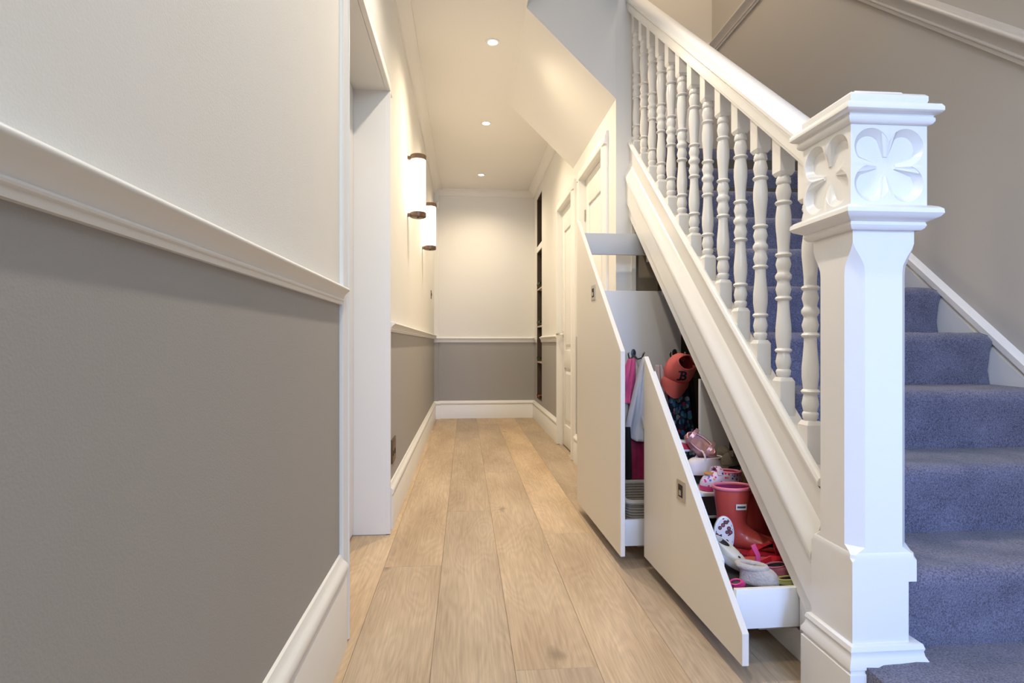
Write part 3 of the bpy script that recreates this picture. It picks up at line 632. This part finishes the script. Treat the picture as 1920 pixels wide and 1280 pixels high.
FLO = spots('navy_floral', (0.012, 0.02, 0.06), [(0.05, 0.20, 0.42), (0.40, 0.50, 0.60), (0.03, 0.14, 0.34), (0.55, 0.05, 0.12), (0.06, 0.30, 0.42), (0.015, 0.03, 0.09), (0.12, 0.26, 0.55)], 40, 0.55, 0.8)
BLK = mat('black_fabric', (0.012, 0.012, 0.016), 0.9)
BRN = mat('dark_brown_cloth', (0.06, 0.02, 0.02), 0.8)
drape('scarf', 'hot pink scarf hanging behind the tall drawer front', 'scarf', (0.845, 2.868, 0.797), 0.03, 0.10, 0.22, PINK, 2, 0.008, -0.035, 0.03, seed=3)
coat = drape('coat', 'pale grey cotton coat hanging from the coat hook', 'coat', (0.905, 2.835, 0.805), 0.025, 0.17, 0.43, LIN, 2.4, 0.010, -0.02, 0.10, 0.03, seed=5)
bx('care_label', mat('label_white', (0.72, 0.70, 0.66), 0.7), (-0.075, -0.045, -0.052, -0.050, -0.345, -0.285), coat).rotation_euler = (0, R(-8), 0)
drape('jumper', 'beige cotton jumper hanging below the pink scarf', 'jumper', (0.80, 2.90, 0.60), 0.08, 0.13, 0.24, BEI, 2, 0.006, 0.0, 0.05, seed=8)
drape('raincoat', 'deep red raincoat low behind the grey coat', 'raincoat', (0.905, 2.885, 0.44), 0.13, 0.16, 0.29, MAG, 2, 0.010, 0.0, 0.0, seed=10)
drape('trousers', 'dark navy trousers hanging at the edge of the tall drawer', 'trousers', (0.80, 2.80, 0.46), 0.03, 0.05, 0.26, BLK, 1, 0.006, 0.0, 0.0, seed=12)
drape('dress', 'navy floral dress hanging under the coral cap', 'dress', (1.075, 2.868, 0.76), 0.07, 0.18, 0.48, FLO, 3, 0.010, 0.02, 0.0, 0.01, seed=14)
drape('cardigan', 'black cardigan hanging behind the floral dress', 'cardigan', (1.125, 2.912, 0.78), 0.08, 0.17, 0.58, BLK, 2, 0.004, 0.02, 0.0, 0.0, seed=16)
drape('blouse', 'pale pink blouse hanging between the coat and the cap', 'blouse', (0.985, 2.86, 0.765), 0.03, 0.11, 0.28, mat('pale_pink_cotton', (0.62, 0.50, 0.55), 0.8, 0.15, 200), 2, 0.008, 0.01, 0.02, seed=18)
o = bx('swing_tag', mat('kraft_card', (0.30, 0.17, 0.06), 0.8), (-0.026, 0.026, -0.001, 0.001, -0.032, 0.0)); o.location = (1.045, 2.855, 0.745); o.rotation_euler = (0, R(-38), 0); tag(o, 'small brown card swing tag hanging beside the coral cap', 'tag')

# ------------------------------------------------------------------ coral baseball cap with the letter B
def bowl_form(par, plan, opening, depth, rim, mats, names, cup=0.05, nr=10):
    """dome from a plan outline up to an opening ring, then a cup going back inside"""
    m = MB(); rings = []
    for j in range(nr + 1):
        t = j / nr; e = 1 - cos(t * pi / 2); f = sin(t * pi / 2)
        rings.append([(p[0] + (q[0] - p[0]) * e, p[1] + (q[1] - p[1]) * e, p[2] + (q[2] - p[2]) * f) for p, q in zip(plan, opening)])
    m.ring_loft(rings, True, False); a = m.build(names[0], mats[0], par, smooth=True, angle=70)
    m = MB(); cx = sum(q[0] for q in opening) / len(opening); cy = sum(q[1] for q in opening) / len(opening); rings = []
    for k, dz in ((0.995, 0.0), (0.96, -0.003), (0.93, -0.4 * cup), (0.85, -0.8 * cup), (0.6, -cup), (0.05, -cup * 1.02)):
        rings.append([(cx + (q[0] - cx) * k, cy + (q[1] - cy) * k, q[2] + dz) for q in opening])
    m.ring_loft(rings, False, True); b = m.build(names[1], mats[1], par, smooth=True, angle=70)
    m = MB(); n = len(opening); pts = [Vector(q) for q in opening]; rr = []
    for k in range(n):
        q = pts[k]; tdir = (pts[(k + 1) % n] - pts[k - 1]).normalized(); up = Vector((0, 0, 1)); s_ = tdir.cross(up).normalized()
        rr.append([q + (s_ * cos(t) + up * sin(t)) * rim for t in [i * pi / 3 for i in range(6)]])
    rr.append(rr[0]); m.ring_loft(rr, False, False); c = m.build(names[2], mats[2], par, smooth=True, angle=80)
    return a, b, c
CORAL = mat('coral_twill', (0.78, 0.16, 0.15), 0.75, 0.25, 420, 0.06, 20); CORD = mat('deep_red_lining', (0.34, 0.018, 0.03), 0.8)
CORAL2 = mat('coral_binding', (0.80, 0.21, 0.19), 0.75)
cap = thing('baseball_cap', 'coral baseball cap with a navy letter B hung on the hook board', 'cap', (1.062, 2.80, 0.72), (R(90), 0, 0))
N = 40; th = [2 * pi * k / N for k in range(N)]
tl = R(14)
def tilt(x, y): return (x * cos(tl) + y * sin(tl), -x * sin(tl) + y * cos(tl))
plan = []; opn = []
for a in th:
    x, y = 0.071 * cos(a) * (1 - 0.10 * sin(a)), 0.086 * sin(a)
    x, y = tilt(x + 0.004, y + 0.022); plan.append((x, y, -0.03))
    u, v = 0.046 * cos(a), (0.032 - 0.006 * cos(2 * a + 0.6)) * sin(a); u, v = tilt(u + 0.018, v + 0.066); opn.append((u, v, 0.045 - 0.35 * (v - 0.03)))
ca, cb, cc = bowl_form(cap, plan, opn, 0.05, 0.0035, (CORAL, CORD, CORAL2), ('crown', 'lining', 'binding'), 0.055)
# brim: curved plate
m = MB(); top = []; nu, nv = 22, 8
for sgn in (1, -1):
    grid = []
    for j in range(nv + 1):
        v = j / nv; row = []
        for i in range(nu + 1):
            u = -1 + 2 * i / nu
            x = u * (0.066 + 0.006 * sin(v * pi)); y = -0.044 + 0.018 * u * u - v * (0.078 * sqrt(max(0, 1 - 0.80 * u * u)))
            z = 0.046 - 0.045 * u * u - 0.018 * v + sgn * 0.0018; x, y = tilt(x - 0.004, y); row.append((x, y, z))
        grid.append(row)
    top.append(grid)
for j in range(nv + 1): pass
rings = [top[0][j] + top[1][j][::-1] for j in range(nv + 1)]
m.ring_loft(rings); m.build('brim', CORAL, cap, smooth=True, angle=60)
MB().tube([(*tilt(0.052, 0.022), 0.036), (*tilt(0.058, 0.045), 0.032), (*tilt(0.056, 0.06), 0.026)], 0.006, 8).build('strap', CORAL2, cap, smooth=True)
fc = bpy.data.curves.new('letter', 'FONT'); fc.body = 'B'; fc.size = 0.064; fc.extrude = 0.0016; fc.offset = 0.0012; fc.align_x = 'CENTER'; fc.align_y = 'CENTER'
tmp = bpy.data.objects.new('tmp', fc); C.objects.link(tmp); dg = bpy.context.evaluated_depsgraph_get(); me = bpy.data.meshes.new_from_object(tmp.evaluated_get(dg)); bpy.data.objects.remove(tmp)
from mathutils.bvhtree import BVHTree
bmc = bmesh.new(); bmc.from_mesh(ca.data); bvh = BVHTree.FromBMesh(bmc); bmc.free()
def wrap(me_, mw):
    b = bmesh.new(); b.from_mesh(me_); bmesh.ops.triangulate(b, faces=b.faces[:]); bmesh.ops.subdivide_edges(b, edges=b.edges[:], cuts=2, use_grid_fill=True)
    for v_ in b.verts:
        up_ = v_.co.z > 0; p = mw @ Vector((v_.co.x, v_.co.y, 0)); h = bvh.ray_cast(Vector((p.x, p.y, 0.3)), Vector((0, 0, -1)))
        v_.co = Vector((p.x, p.y, (h[0].z if h[0] else 0.05) + (0.0028 if up_ else 0.0002)))
    b.to_mesh(me_); b.free()
MWL = Matrix.Translation((*tilt(0.010, -0.006), 0)) @ Matrix.Rotation(-tl * 0.6, 4, 'Z')
wrap(me, MWL)
lt = link('letter', me, mat('navy_thread', (0.012, 0.015, 0.045), 0.7), cap)
sv = MB()
for yy in (-0.0205, 0.0205): sv.box(-0.025, -0.008, yy - 0.0035, yy + 0.0035, -0.0016, 0.0018)
so = sv.build('letter_serif', MC['navy_thread'], lt); wrap(so.data, MWL)

# ------------------------------------------------------------------ wicker basket in the tall drawer
WIC = mat('white_wicker', (0.42, 0.36, 0.30), 0.7, 0.2, 80, 0.2, 60)
bk = thing('wicker_basket', 'white wicker basket with a thick rolled rim on the drawer floor', 'basket', (0.80, 2.50, 0.123))
def rrect(hx, hy, r, n=5):
    p = []
    for cx, cy, a0 in ((hx - r, hy - r, 0), (-hx + r, hy - r, 90), (-hx + r, -hy + r, 180), (hx - r, -hy + r, 270)): p += arc(cx, cy, r, a0, a0 + 90, n)
    return p
for k in range(7):
    z = 0.006 + 0.012 * k; s_ = 0.92 + 0.012 * k; p = rrect(0.13 * s_, 0.17 * s_, 0.03); p.append(p[0])
    MB().tube([(x, y, z) for x, y in p], 0.0062, 6, False).build('weave_strand', WIC, bk, smooth=True)
p = rrect(0.133, 0.173, 0.03); p.append(p[0]); MB().tube([(x, y, 0.094) for x, y in p], 0.011, 8, False).build('rim', mat('pale_rim', (0.60, 0.55, 0.50), 0.6), bk, smooth=True)
bx('basket_base', WIC, (-0.115, 0.115, -0.155, 0.155, 0.0, 0.005), bk)
gl = thing('glove', 'black glove standing up in the wicker basket', 'glove', (0.83, 2.52, 0.129))
MB().tube([(0, 0, 0), (0.01, 0, 0.05), (0.0, -0.01, 0.10)], [0.035, 0.03, 0.012], 10).build('palm', BLK, gl, smooth=True)
for i in range(3): MB().tube([(-0.01 + 0.015 * i, 0, 0.07), (-0.015 + 0.018 * i, -0.005, 0.115 - 0.008 * i)], [0.009, 0.006], 8).build('finger', BLK, gl, smooth=True)

# ------------------------------------------------------------------ shoes
def outline(L, W, n=40, toe=0.16):
    return [(L / 2 * cos(a), W / 2 * sin(a) * (0.86 + toe * cos(a))) for a in [2 * pi * k / n for k in range(n)]]
def shoe(name, label, cat, loc, rotz, L, W, H, oc, ol, ow, mu, ms, ml, hs=0.014, rim=0.0025, mr=None, tilt=(0, 0), htoe=0.12, group=None):
    t = thing(name, label, cat, loc, (tilt[0], tilt[1], rotz), group); o = outline(L, W)
    m = MB(); m.ring_loft([[(x * k, y * k, z) for x, y in o] for k, z in ((0.93, 0), (0.985, 0.003), (1.0, hs * 0.6), (0.985, hs))]); m.build('sole', ms, t, smooth=True, angle=50)
    n = len(o); plan = [(x * 0.975, y * 0.975, hs - 0.002) for x, y in o]
    op = [(oc + ol / 2 * cos(a), ow / 2 * sin(a), H * (1 + htoe * cos(a))) for a in [2 * pi * k / n for k in range(n)]]
    bowl_form(t, plan, op, 0, rim, (mu, ml, mr or mu), ('upper', 'insole', 'collar'), H - hs - 0.004)
    return t
def strap(par, pts, w, th_, mt, name='strap'):
    pts = [Vector(p) for p in pts]; m = MB(); rings = []
    for i, p in enumerate(pts):
        d = (pts[min(i + 1, len(pts) - 1)] - pts[max(i - 1, 0)]).normalized(); s_ = Vector((1, 0, 0)) - d * d.x
        if s_.length < 0.2: s_ = Vector((0, 0, 1)) - d * d.z
        s_.normalize(); nn = d.cross(s_)
        rings.append([p + s_ * a * w / 2 + nn * b * th_ / 2 for a, b in ((-1, -1), (1, -1), (1, 1), (-1, 1))])
    m.ring_loft(rings); return m.build(name, mt, par, bevel=min(w, th_) * 0.2, bseg=1, smooth=True)
def arch(x, w, z0, z1, n=12): return [(x, -w / 2 * cos(pi * i / n), z0 + (z1 - z0) * sin(pi * i / n)) for i in range(n + 1)]

CB = mat('coral_rubber', (0.56, 0.075, 0.06), 0.30, var=0.12, vscale=9, coat=0.3); CBI = mat('magenta_lining', (0.32, 0.02, 0.13), 0.7); CBR = mat('pink_rubber_rim', (0.74, 0.19, 0.26), 0.4); CBS = mat('coral_rubber_toe', (0.66, 0.14, 0.09), 0.16, coat=0.6)
def boot(name, label, loc, rot, S=1.0, badge=True):
    t = thing(name, label, 'boot', loc, rot, 'coral wellington boots'); t.scale = (S, S, S)
    pr = [((0.056, 0.196), (-0.056, 0.190), 0.046), ((0.053, 0.17), (-0.053, 0.168), 0.045), ((0.047, 0.13), (-0.048, 0.13), 0.041), ((0.042, 0.100), (-0.044, 0.095), 0.037), ((0.043, 0.085), (-0.047, 0.062), 0.035), ((0.052, 0.074), (-0.050, 0.030), 0.035),
          ((0.064, 0.066), (-0.046, 0.010), 0.034), ((0.078, 0.060), (-0.012, 0.010), 0.034), ((0.096, 0.055), (0.040, 0.010), 0.037), ((0.118, 0.050), (0.088, 0.010), 0.040), ((0.136, 0.042), (0.122, 0.010), 0.036), ((0.147, 0.032), (0.142, 0.012), 0.024), ((0.151, 0.024), (0.150, 0.018), 0.006)]
    def el(f, b, w_, k=1.0, n=28):
        c = Vector(((f[0] + b[0]) / 2, 0, (f[1] + b[1]) / 2)); ax = Vector(((f[0] - b[0]) / 2, 0, (f[1] - b[1]) / 2)); return [c + ax * cos(a) * k + Vector((0, w_ * k, 0)) * sin(a) for a in [2 * pi * i / n for i in range(n)]]
    MB().ring_loft([el(*q) for q in pr], False, True).build('boot_shaft', CB, t, smooth=True, angle=75)
    MB().ring_loft([el(*q, k=0.95) for q in pr[:6]], False, True).build('lining', CBI, t, smooth=True, angle=75)
    rr = el(*pr[0]); m = MB(); rg = []
    for k in range(28):
        q = rr[k]; td = (rr[(k + 1) % 28] - rr[k - 1]).normalized(); s_ = td.cross(Vector((0, 0, 1))).normalized(); rg.append([q + (s_ * cos(a) * 0.0035 + Vector((0, 0, 1)) * sin(a) * 0.006) for a in [i * pi / 3 for i in range(6)]])
    rg.append(rg[0]); m.ring_loft(rg, False, False).build('rim_band', CBR, t, smooth=True, angle=80)
    o = [(0.05 + 0.104 * cos(a), (0.036 + 0.006 * cos(a - 0.4)) * sin(a)) for a in [2 * pi * k / 30 for k in range(30)]]
    MB().ring_loft([[(x, y, z) for x, y in o] for z in (0.0, 0.013)]).build('sole', CB, t, smooth=True, bevel=0.002)
    MB().ring_loft([el(q[0], q[1], q[2], 1.03) for q in pr[9:]], True, True).build('toe_cap', CBS, t, smooth=True, angle=75)
    if badge:
        b = MB(); pts = []
        a0 = -1.15
        rings = []
        for i in range(7):
            a = a0 + 0.6 * i / 6 - 0.15
            rings.append([(0.0545 * cos(a) * k, 0.0465 * sin(a) * k, z) for k, z in ((0.985, 0.135), (1.03, 0.135), (1.045, 0.152), (1.0, 0.152))])
        b.ring_loft(rings); bo = b.build('badge', mat('badge_white', (0.75, 0.73, 0.68), 0.5), t)
        b = MB(); rings = []
        for i in range(7):
            a = a0 + 0.06 + 0.48 * i / 6 - 0.15
            rings.append([(0.0545 * cos(a) * k, 0.0465 * sin(a) * k, z) for k, z in ((1.03, 0.1405), (1.045, 0.1405), (1.055, 0.1465), (1.04, 0.1465))])
        b.ring_loft(rings); b.build('badge_text', mat('badge_black', (0.06, 0.05, 0.05), 0.6), bo)
    return t
BZ = 0.2005
boot('wellington_boot', 'coral wellington boot with a white badge and open rim towards the drawer front', (0.868, 1.815, BZ), (0, 0, R(-30)), 1.06)
boot('wellington_boot', 'coral wellington boot standing half behind its twin', (0.985, 1.862, BZ), (0, 0, R(-2)), 0.94, False)
DOT = spots('dotted_white_foam', (0.72, 0.58, 0.70), [(0.02, 0.07, 0.45), (0.55, 0.02, 0.12), (0.75, 0.06, 0.25), (0.02, 0.20, 0.16), (0.75, 0.28, 0.08), (0.04, 0.14, 0.5), (0.7, 0.05, 0.35)], 84, 0.33)
MG = mat('magenta_rubber', (0.66, 0.045, 0.19), 0.4); RED = mat('red_lining', (0.55, 0.03, 0.07), 0.7); PKR = mat('pink_rim', (0.80, 0.30, 0.42), 0.5)
t = shoe('clog', 'white clog printed with coloured dots on a magenta sole', 'clog', (0.898, 1.958, 0.3605), R(186), 0.165, 0.085, 0.062, -0.028, 0.088, 0.058, DOT, MG, RED, 0.018, 0.004, PKR, htoe=0.05)
strap(t, [(0.02, -0.030, 0.055), (0.018, -0.022, 0.072), (0.016, 0, 0.080), (0.018, 0.022, 0.072), (0.02, 0.030, 0.055)], 0.022, 0.004, DOT, 'strap')
MB().lathe([(0.018, 0.0), (0.017, 0.004), (0.011, 0.006), (0.0005, 0.006)], (0.048, 0.0, 0.056), 18).build('ornament', mat('gold_ornament', (0.55, 0.26, 0.06), 0.4), t, smooth=True)
WCL = mat('pale_pink_clog', (0.76, 0.66, 0.63), 0.5); TAN = mat('tan_suede', (0.28, 0.16, 0.07), 0.9, 0.3, 200, 0.2, 40); TAND = mat('brown_fleece', (0.13, 0.06, 0.025), 1.0)
t = shoe('ballet_clog', 'pale pink slip-on shoe with a white heel strap', 'shoe', (0.872, 2.048, 0.397), R(190), 0.145, 0.075, 0.058, -0.02, 0.105, 0.055, WCL, WCL, TAN, 0.03, 0.0025, htoe=0.0)
strap(t, arch(0.012, 0.058, 0.052, 0.085), 0.006, 0.004, WCL)
MET = mat('pink_metallic', (0.66, 0.36, 0.38), 0.28, 0.5, 90, 0.15, 40, metal=0.55); METI = mat('rose_insole', (0.48, 0.25, 0.22), 0.45, 0.4, 60, 0.2, 60)
t = shoe('sandal', 'pink metallic sandal leaning with its insole up', 'sandal', (0.868, 2.082, 0.482), 0, 0.135, 0.075, 0.030, -0.005, 0.115, 0.060, MET, MET, METI, 0.018, 0.004, htoe=0.1)
zl = Vector((0.10, -0.78, 0.62)).normalized(); xl = Vector((0.70, -0.42, -0.60)); xl = (xl - zl * xl.dot(zl)).normalized(); yl = zl.cross(xl)
t.rotation_euler = Matrix((xl, yl, zl)).transposed().to_euler()
for xx in (-0.045, 0.03): strap(t, arch(xx, 0.070, 0.028, 0.062), 0.014, 0.003, MET)
GLT = mat('gold_glitter', (0.34, 0.29, 0.22), 0.3, 1.0, 500, 0.5, 300, metal=0.5)
t = shoe('party_shoe', 'gold glitter shoe with a pointed bow beside the sandal', 'shoe', (1.02, 2.10, 0.416), R(200), 0.14, 0.065, 0.045, -0.02, 0.09, 0.045, GLT, GLT, TAND, 0.012)
m = MB()
for sx in (-1, 1):
    m.ring_loft([[(0.035 + dx * 1.0, sx * yy, 0.045 + zz) for dx, zz in ((-a, -a * 0.6), (a, -a * 0.3), (a, a), (-a, a * 1.2))] for yy, a in ((0.0, 0.006), (0.02, 0.014), (0.038, 0.018))])
m.build('bow', GLT, t, smooth=True)
t = shoe('ankle_boot', 'tan suede ankle boot with dark fleece inside', 'boot', (1.035, 1.985, 0.3605), R(140), 0.12, 0.075, 0.072, -0.012, 0.092, 0.072, TAN, TAND, TAND, 0.012, 0.006, TAN, htoe=0.0)
DSH = mat('dark_shoe', (0.03, 0.024, 0.024), 0.6)
shoe('school_shoe', 'black school shoe on the shelf under the pink sandal', 'shoe', (0.872, 2.075, 0.3605), R(268), 0.11, 0.075, 0.032, -0.02, 0.07, 0.045, DSH, DSH, DSH)
shoe('school_shoe', 'black school shoe on the shelf under the gold glitter shoe', 'shoe', (1.03, 2.085, 0.3605), R(190), 0.12, 0.075, 0.055, -0.02, 0.07, 0.045, DSH, DSH, DSH)
RDS = mat('scarlet_cloth', (0.52, 0.015, 0.035), 0.6, 0.2, 200); PAL = mat('pale_cloth', (0.68, 0.66, 0.68), 0.8, 0.2, 200); GRC = mat('grey_blue_cloth', (0.34, 0.35, 0.42), 0.85, 0.2, 150, 0.2, 40)
t = shoe('slipper', 'red and white felt slipper at the top of the shoe pile', 'slipper', (0.815, 2.118, 0.468), R(170), 0.10, 0.055, 0.034, -0.01, 0.055, 0.036, RDS, PAL, RDS, 0.008, 0.004, PAL)
t = shoe('sock_shoe', 'grey blue soft shoe tucked against the drawer front', 'shoe', (0.765, 2.055, 0.3605), R(80), 0.12, 0.055, 0.075, -0.01, 0.065, 0.035, GRC, GRC, DSH, 0.01, 0.003)
t = shoe('trainer', 'white canvas trainer wedged behind the felt slipper', 'shoe', (0.795, 2.12, 0.3605), R(95), 0.11, 0.062, 0.10, -0.01, 0.06, 0.04, PAL, PAL, DSH, 0.02, 0.003)
# near the end board
LEO = spots('leopard_print', (0.70, 0.62, 0.60), [(0.05, 0.015, 0.015), (0.09, 0.02, 0.02), (0.05, 0.02, 0.015)], 70, 0.46, 0.6, ring=(0.36, 0.05, 0.07)); CRM = mat('cream_rubber', (0.57, 0.53, 0.45), 0.55); WSL = mat('white_rubber', (0.66, 0.66, 0.68), 0.4)
t = thing('flip_flop', 'leopard print flip-flop stood upright against the drawer front', 'flip-flop', (0.800, 1.728, BZ), (R(-8), R(4), R(-6)))
o = [(0.035 * cos(a) * (0.9 + 0.12 * sin(a)), 0.066 + 0.066 * sin(a)) for a in [2 * pi * k / 36 for k in range(36)]]
MB().ring_loft([[(x, y, z) for x, z in o] for y in (0.0, 0.011)]).build('sole', WSL, t, bevel=0.002, smooth=True)
MB().ring_loft([[(x * 0.84, y, 0.066 + (z - 0.066) * 0.92) for x, z in o] for y in (-0.0015, 0.0)]).build('footbed', LEO, t)
t = shoe('garden_clog', 'cream rubber clog leaning down behind the drawer front', 'clog', (0.775, 1.655, BZ + 0.030), R(-48), 0.125, 0.062, 0.040, -0.035, 0.055, 0.04, CRM, WSL, DSH, 0.018, 0.002, tilt=(0, R(24)), htoe=0.0)
for yy, xx in ((-0.010, 0.03), (0.014, 0.022)): MB().lathe([(0.0005, 0.0), (0.004, 0.0), (0.004, 0.002), (0.0005, 0.002)], (xx, yy, 0.0345), 10).build('vent_hole', DSH, t)
SCR = mat('scarlet_rubber', (0.62, 0.02, 0.035), 0.35, coat=0.2); PKS = mat('patterned_insole', (0.52, 0.10, 0.09), 0.6, var=0.6, vscale=60)
t = thing('strap_sandal', 'scarlet rubber sandal with a looped strap in front of the boots', 'sandal', (0.905, 1.650, BZ), (0, R(2), R(-10)))
o = outline(0.19, 0.075)
MB().ring_loft([[(x * k, y * k, z) for x, y in o] for k, z in ((0.96, 0), (1, 0.006), (1, 0.02), (0.98, 0.024))]).build('sole', SCR, t, smooth=True, angle=50)
MB().ring_loft([[(x * 0.93, y * 0.90, z) for x, y in o] for z in (0.0235, 0.0255)]).build('footbed', PKS, t)
strap(t, [(-0.05, -0.03, 0.02), (-0.01, -0.036, 0.044), (0.04, -0.030, 0.045), (0.082, 0.0, 0.050), (0.06, 0.026, 0.056), (0.02, 0.034, 0.060), (-0.03, 0.032, 0.052), (-0.05, 0.03, 0.02)], 0.016, 0.005, SCR)
strap(t, [(-0.045, -0.036, 0.02), (-0.046, -0.034, 0.05), (-0.06, -0.03, 0.078)], 0.014, 0.004, MG, 'heel_strap')
t = thing('strap_sandal', 'scarlet rubber sandal sole lying under the coral boot', 'sandal', (0.935, 1.728, BZ), (0, 0, R(-5)))
MB().ring_loft([[(x * k, y * k, z) for x, y in o] for k, z in ((0.96, 0), (1, 0.006), (1, 0.016), (0.98, 0.02))]).build('sole', mat('crimson_rubber', (0.38, 0.01, 0.03), 0.4), t, smooth=True, angle=50)
strap(t, arch(0.03, 0.075, 0.015, 0.05), 0.03, 0.004, SCR)
FUR = mat('dirty_white_fleece', (0.47, 0.41, 0.36), 1.0, 0.9, 160, 0.22, 60, sheen=0.3)
t = shoe('fleece_slipper', 'dirty white fleece slipper just behind the drawer end board', 'slipper', (0.822, 1.553, BZ), R(-24), 0.105, 0.066, 0.046, -0.02, 0.075, 0.04, FUR, FUR, mat('beige_fleece', (0.42, 0.33, 0.26), 1.0, 0.6, 160), 0.012, 0.009, htoe=-0.05)
PKC = mat('dusty_pink_canvas', (0.45, 0.12, 0.17), 0.7); GUM = mat('gum_rubber', (0.48, 0.40, 0.26), 0.5)
t = shoe('plimsoll', 'dusty pink plimsoll with a gum toe beside the fleece slipper', 'shoe', (0.915, 1.582, BZ), R(-10), 0.12, 0.062, 0.036, -0.025, 0.06, 0.036, PKC, GUM, DSH, 0.014)
t = shoe('beach_shoe', 'yellow and grey beach shoe low behind the end board', 'shoe', (0.905, 1.525, BZ), R(-8), 0.09, 0.04, 0.022, -0.015, 0.05, 0.026, mat('olive_yellow', (0.40, 0.36, 0.10), 0.6), DSH, DSH, 0.008)
t = shoe('tan_slipper', 'brown suede slipper against the stair side of the drawer', 'slipper', (1.01, 1.58, BZ), R(60), 0.10, 0.055, 0.04, -0.02, 0.05, 0.034, TAN, TAND, TAND, 0.01)
t = shoe('baby_shoe', 'bright pink baby shoe in the corner behind the drawer front', 'shoe', (0.752, 1.535, BZ), R(30), 0.05, 0.032, 0.016, -0.012, 0.036, 0.026, MG, MG, DSH, 0.008)
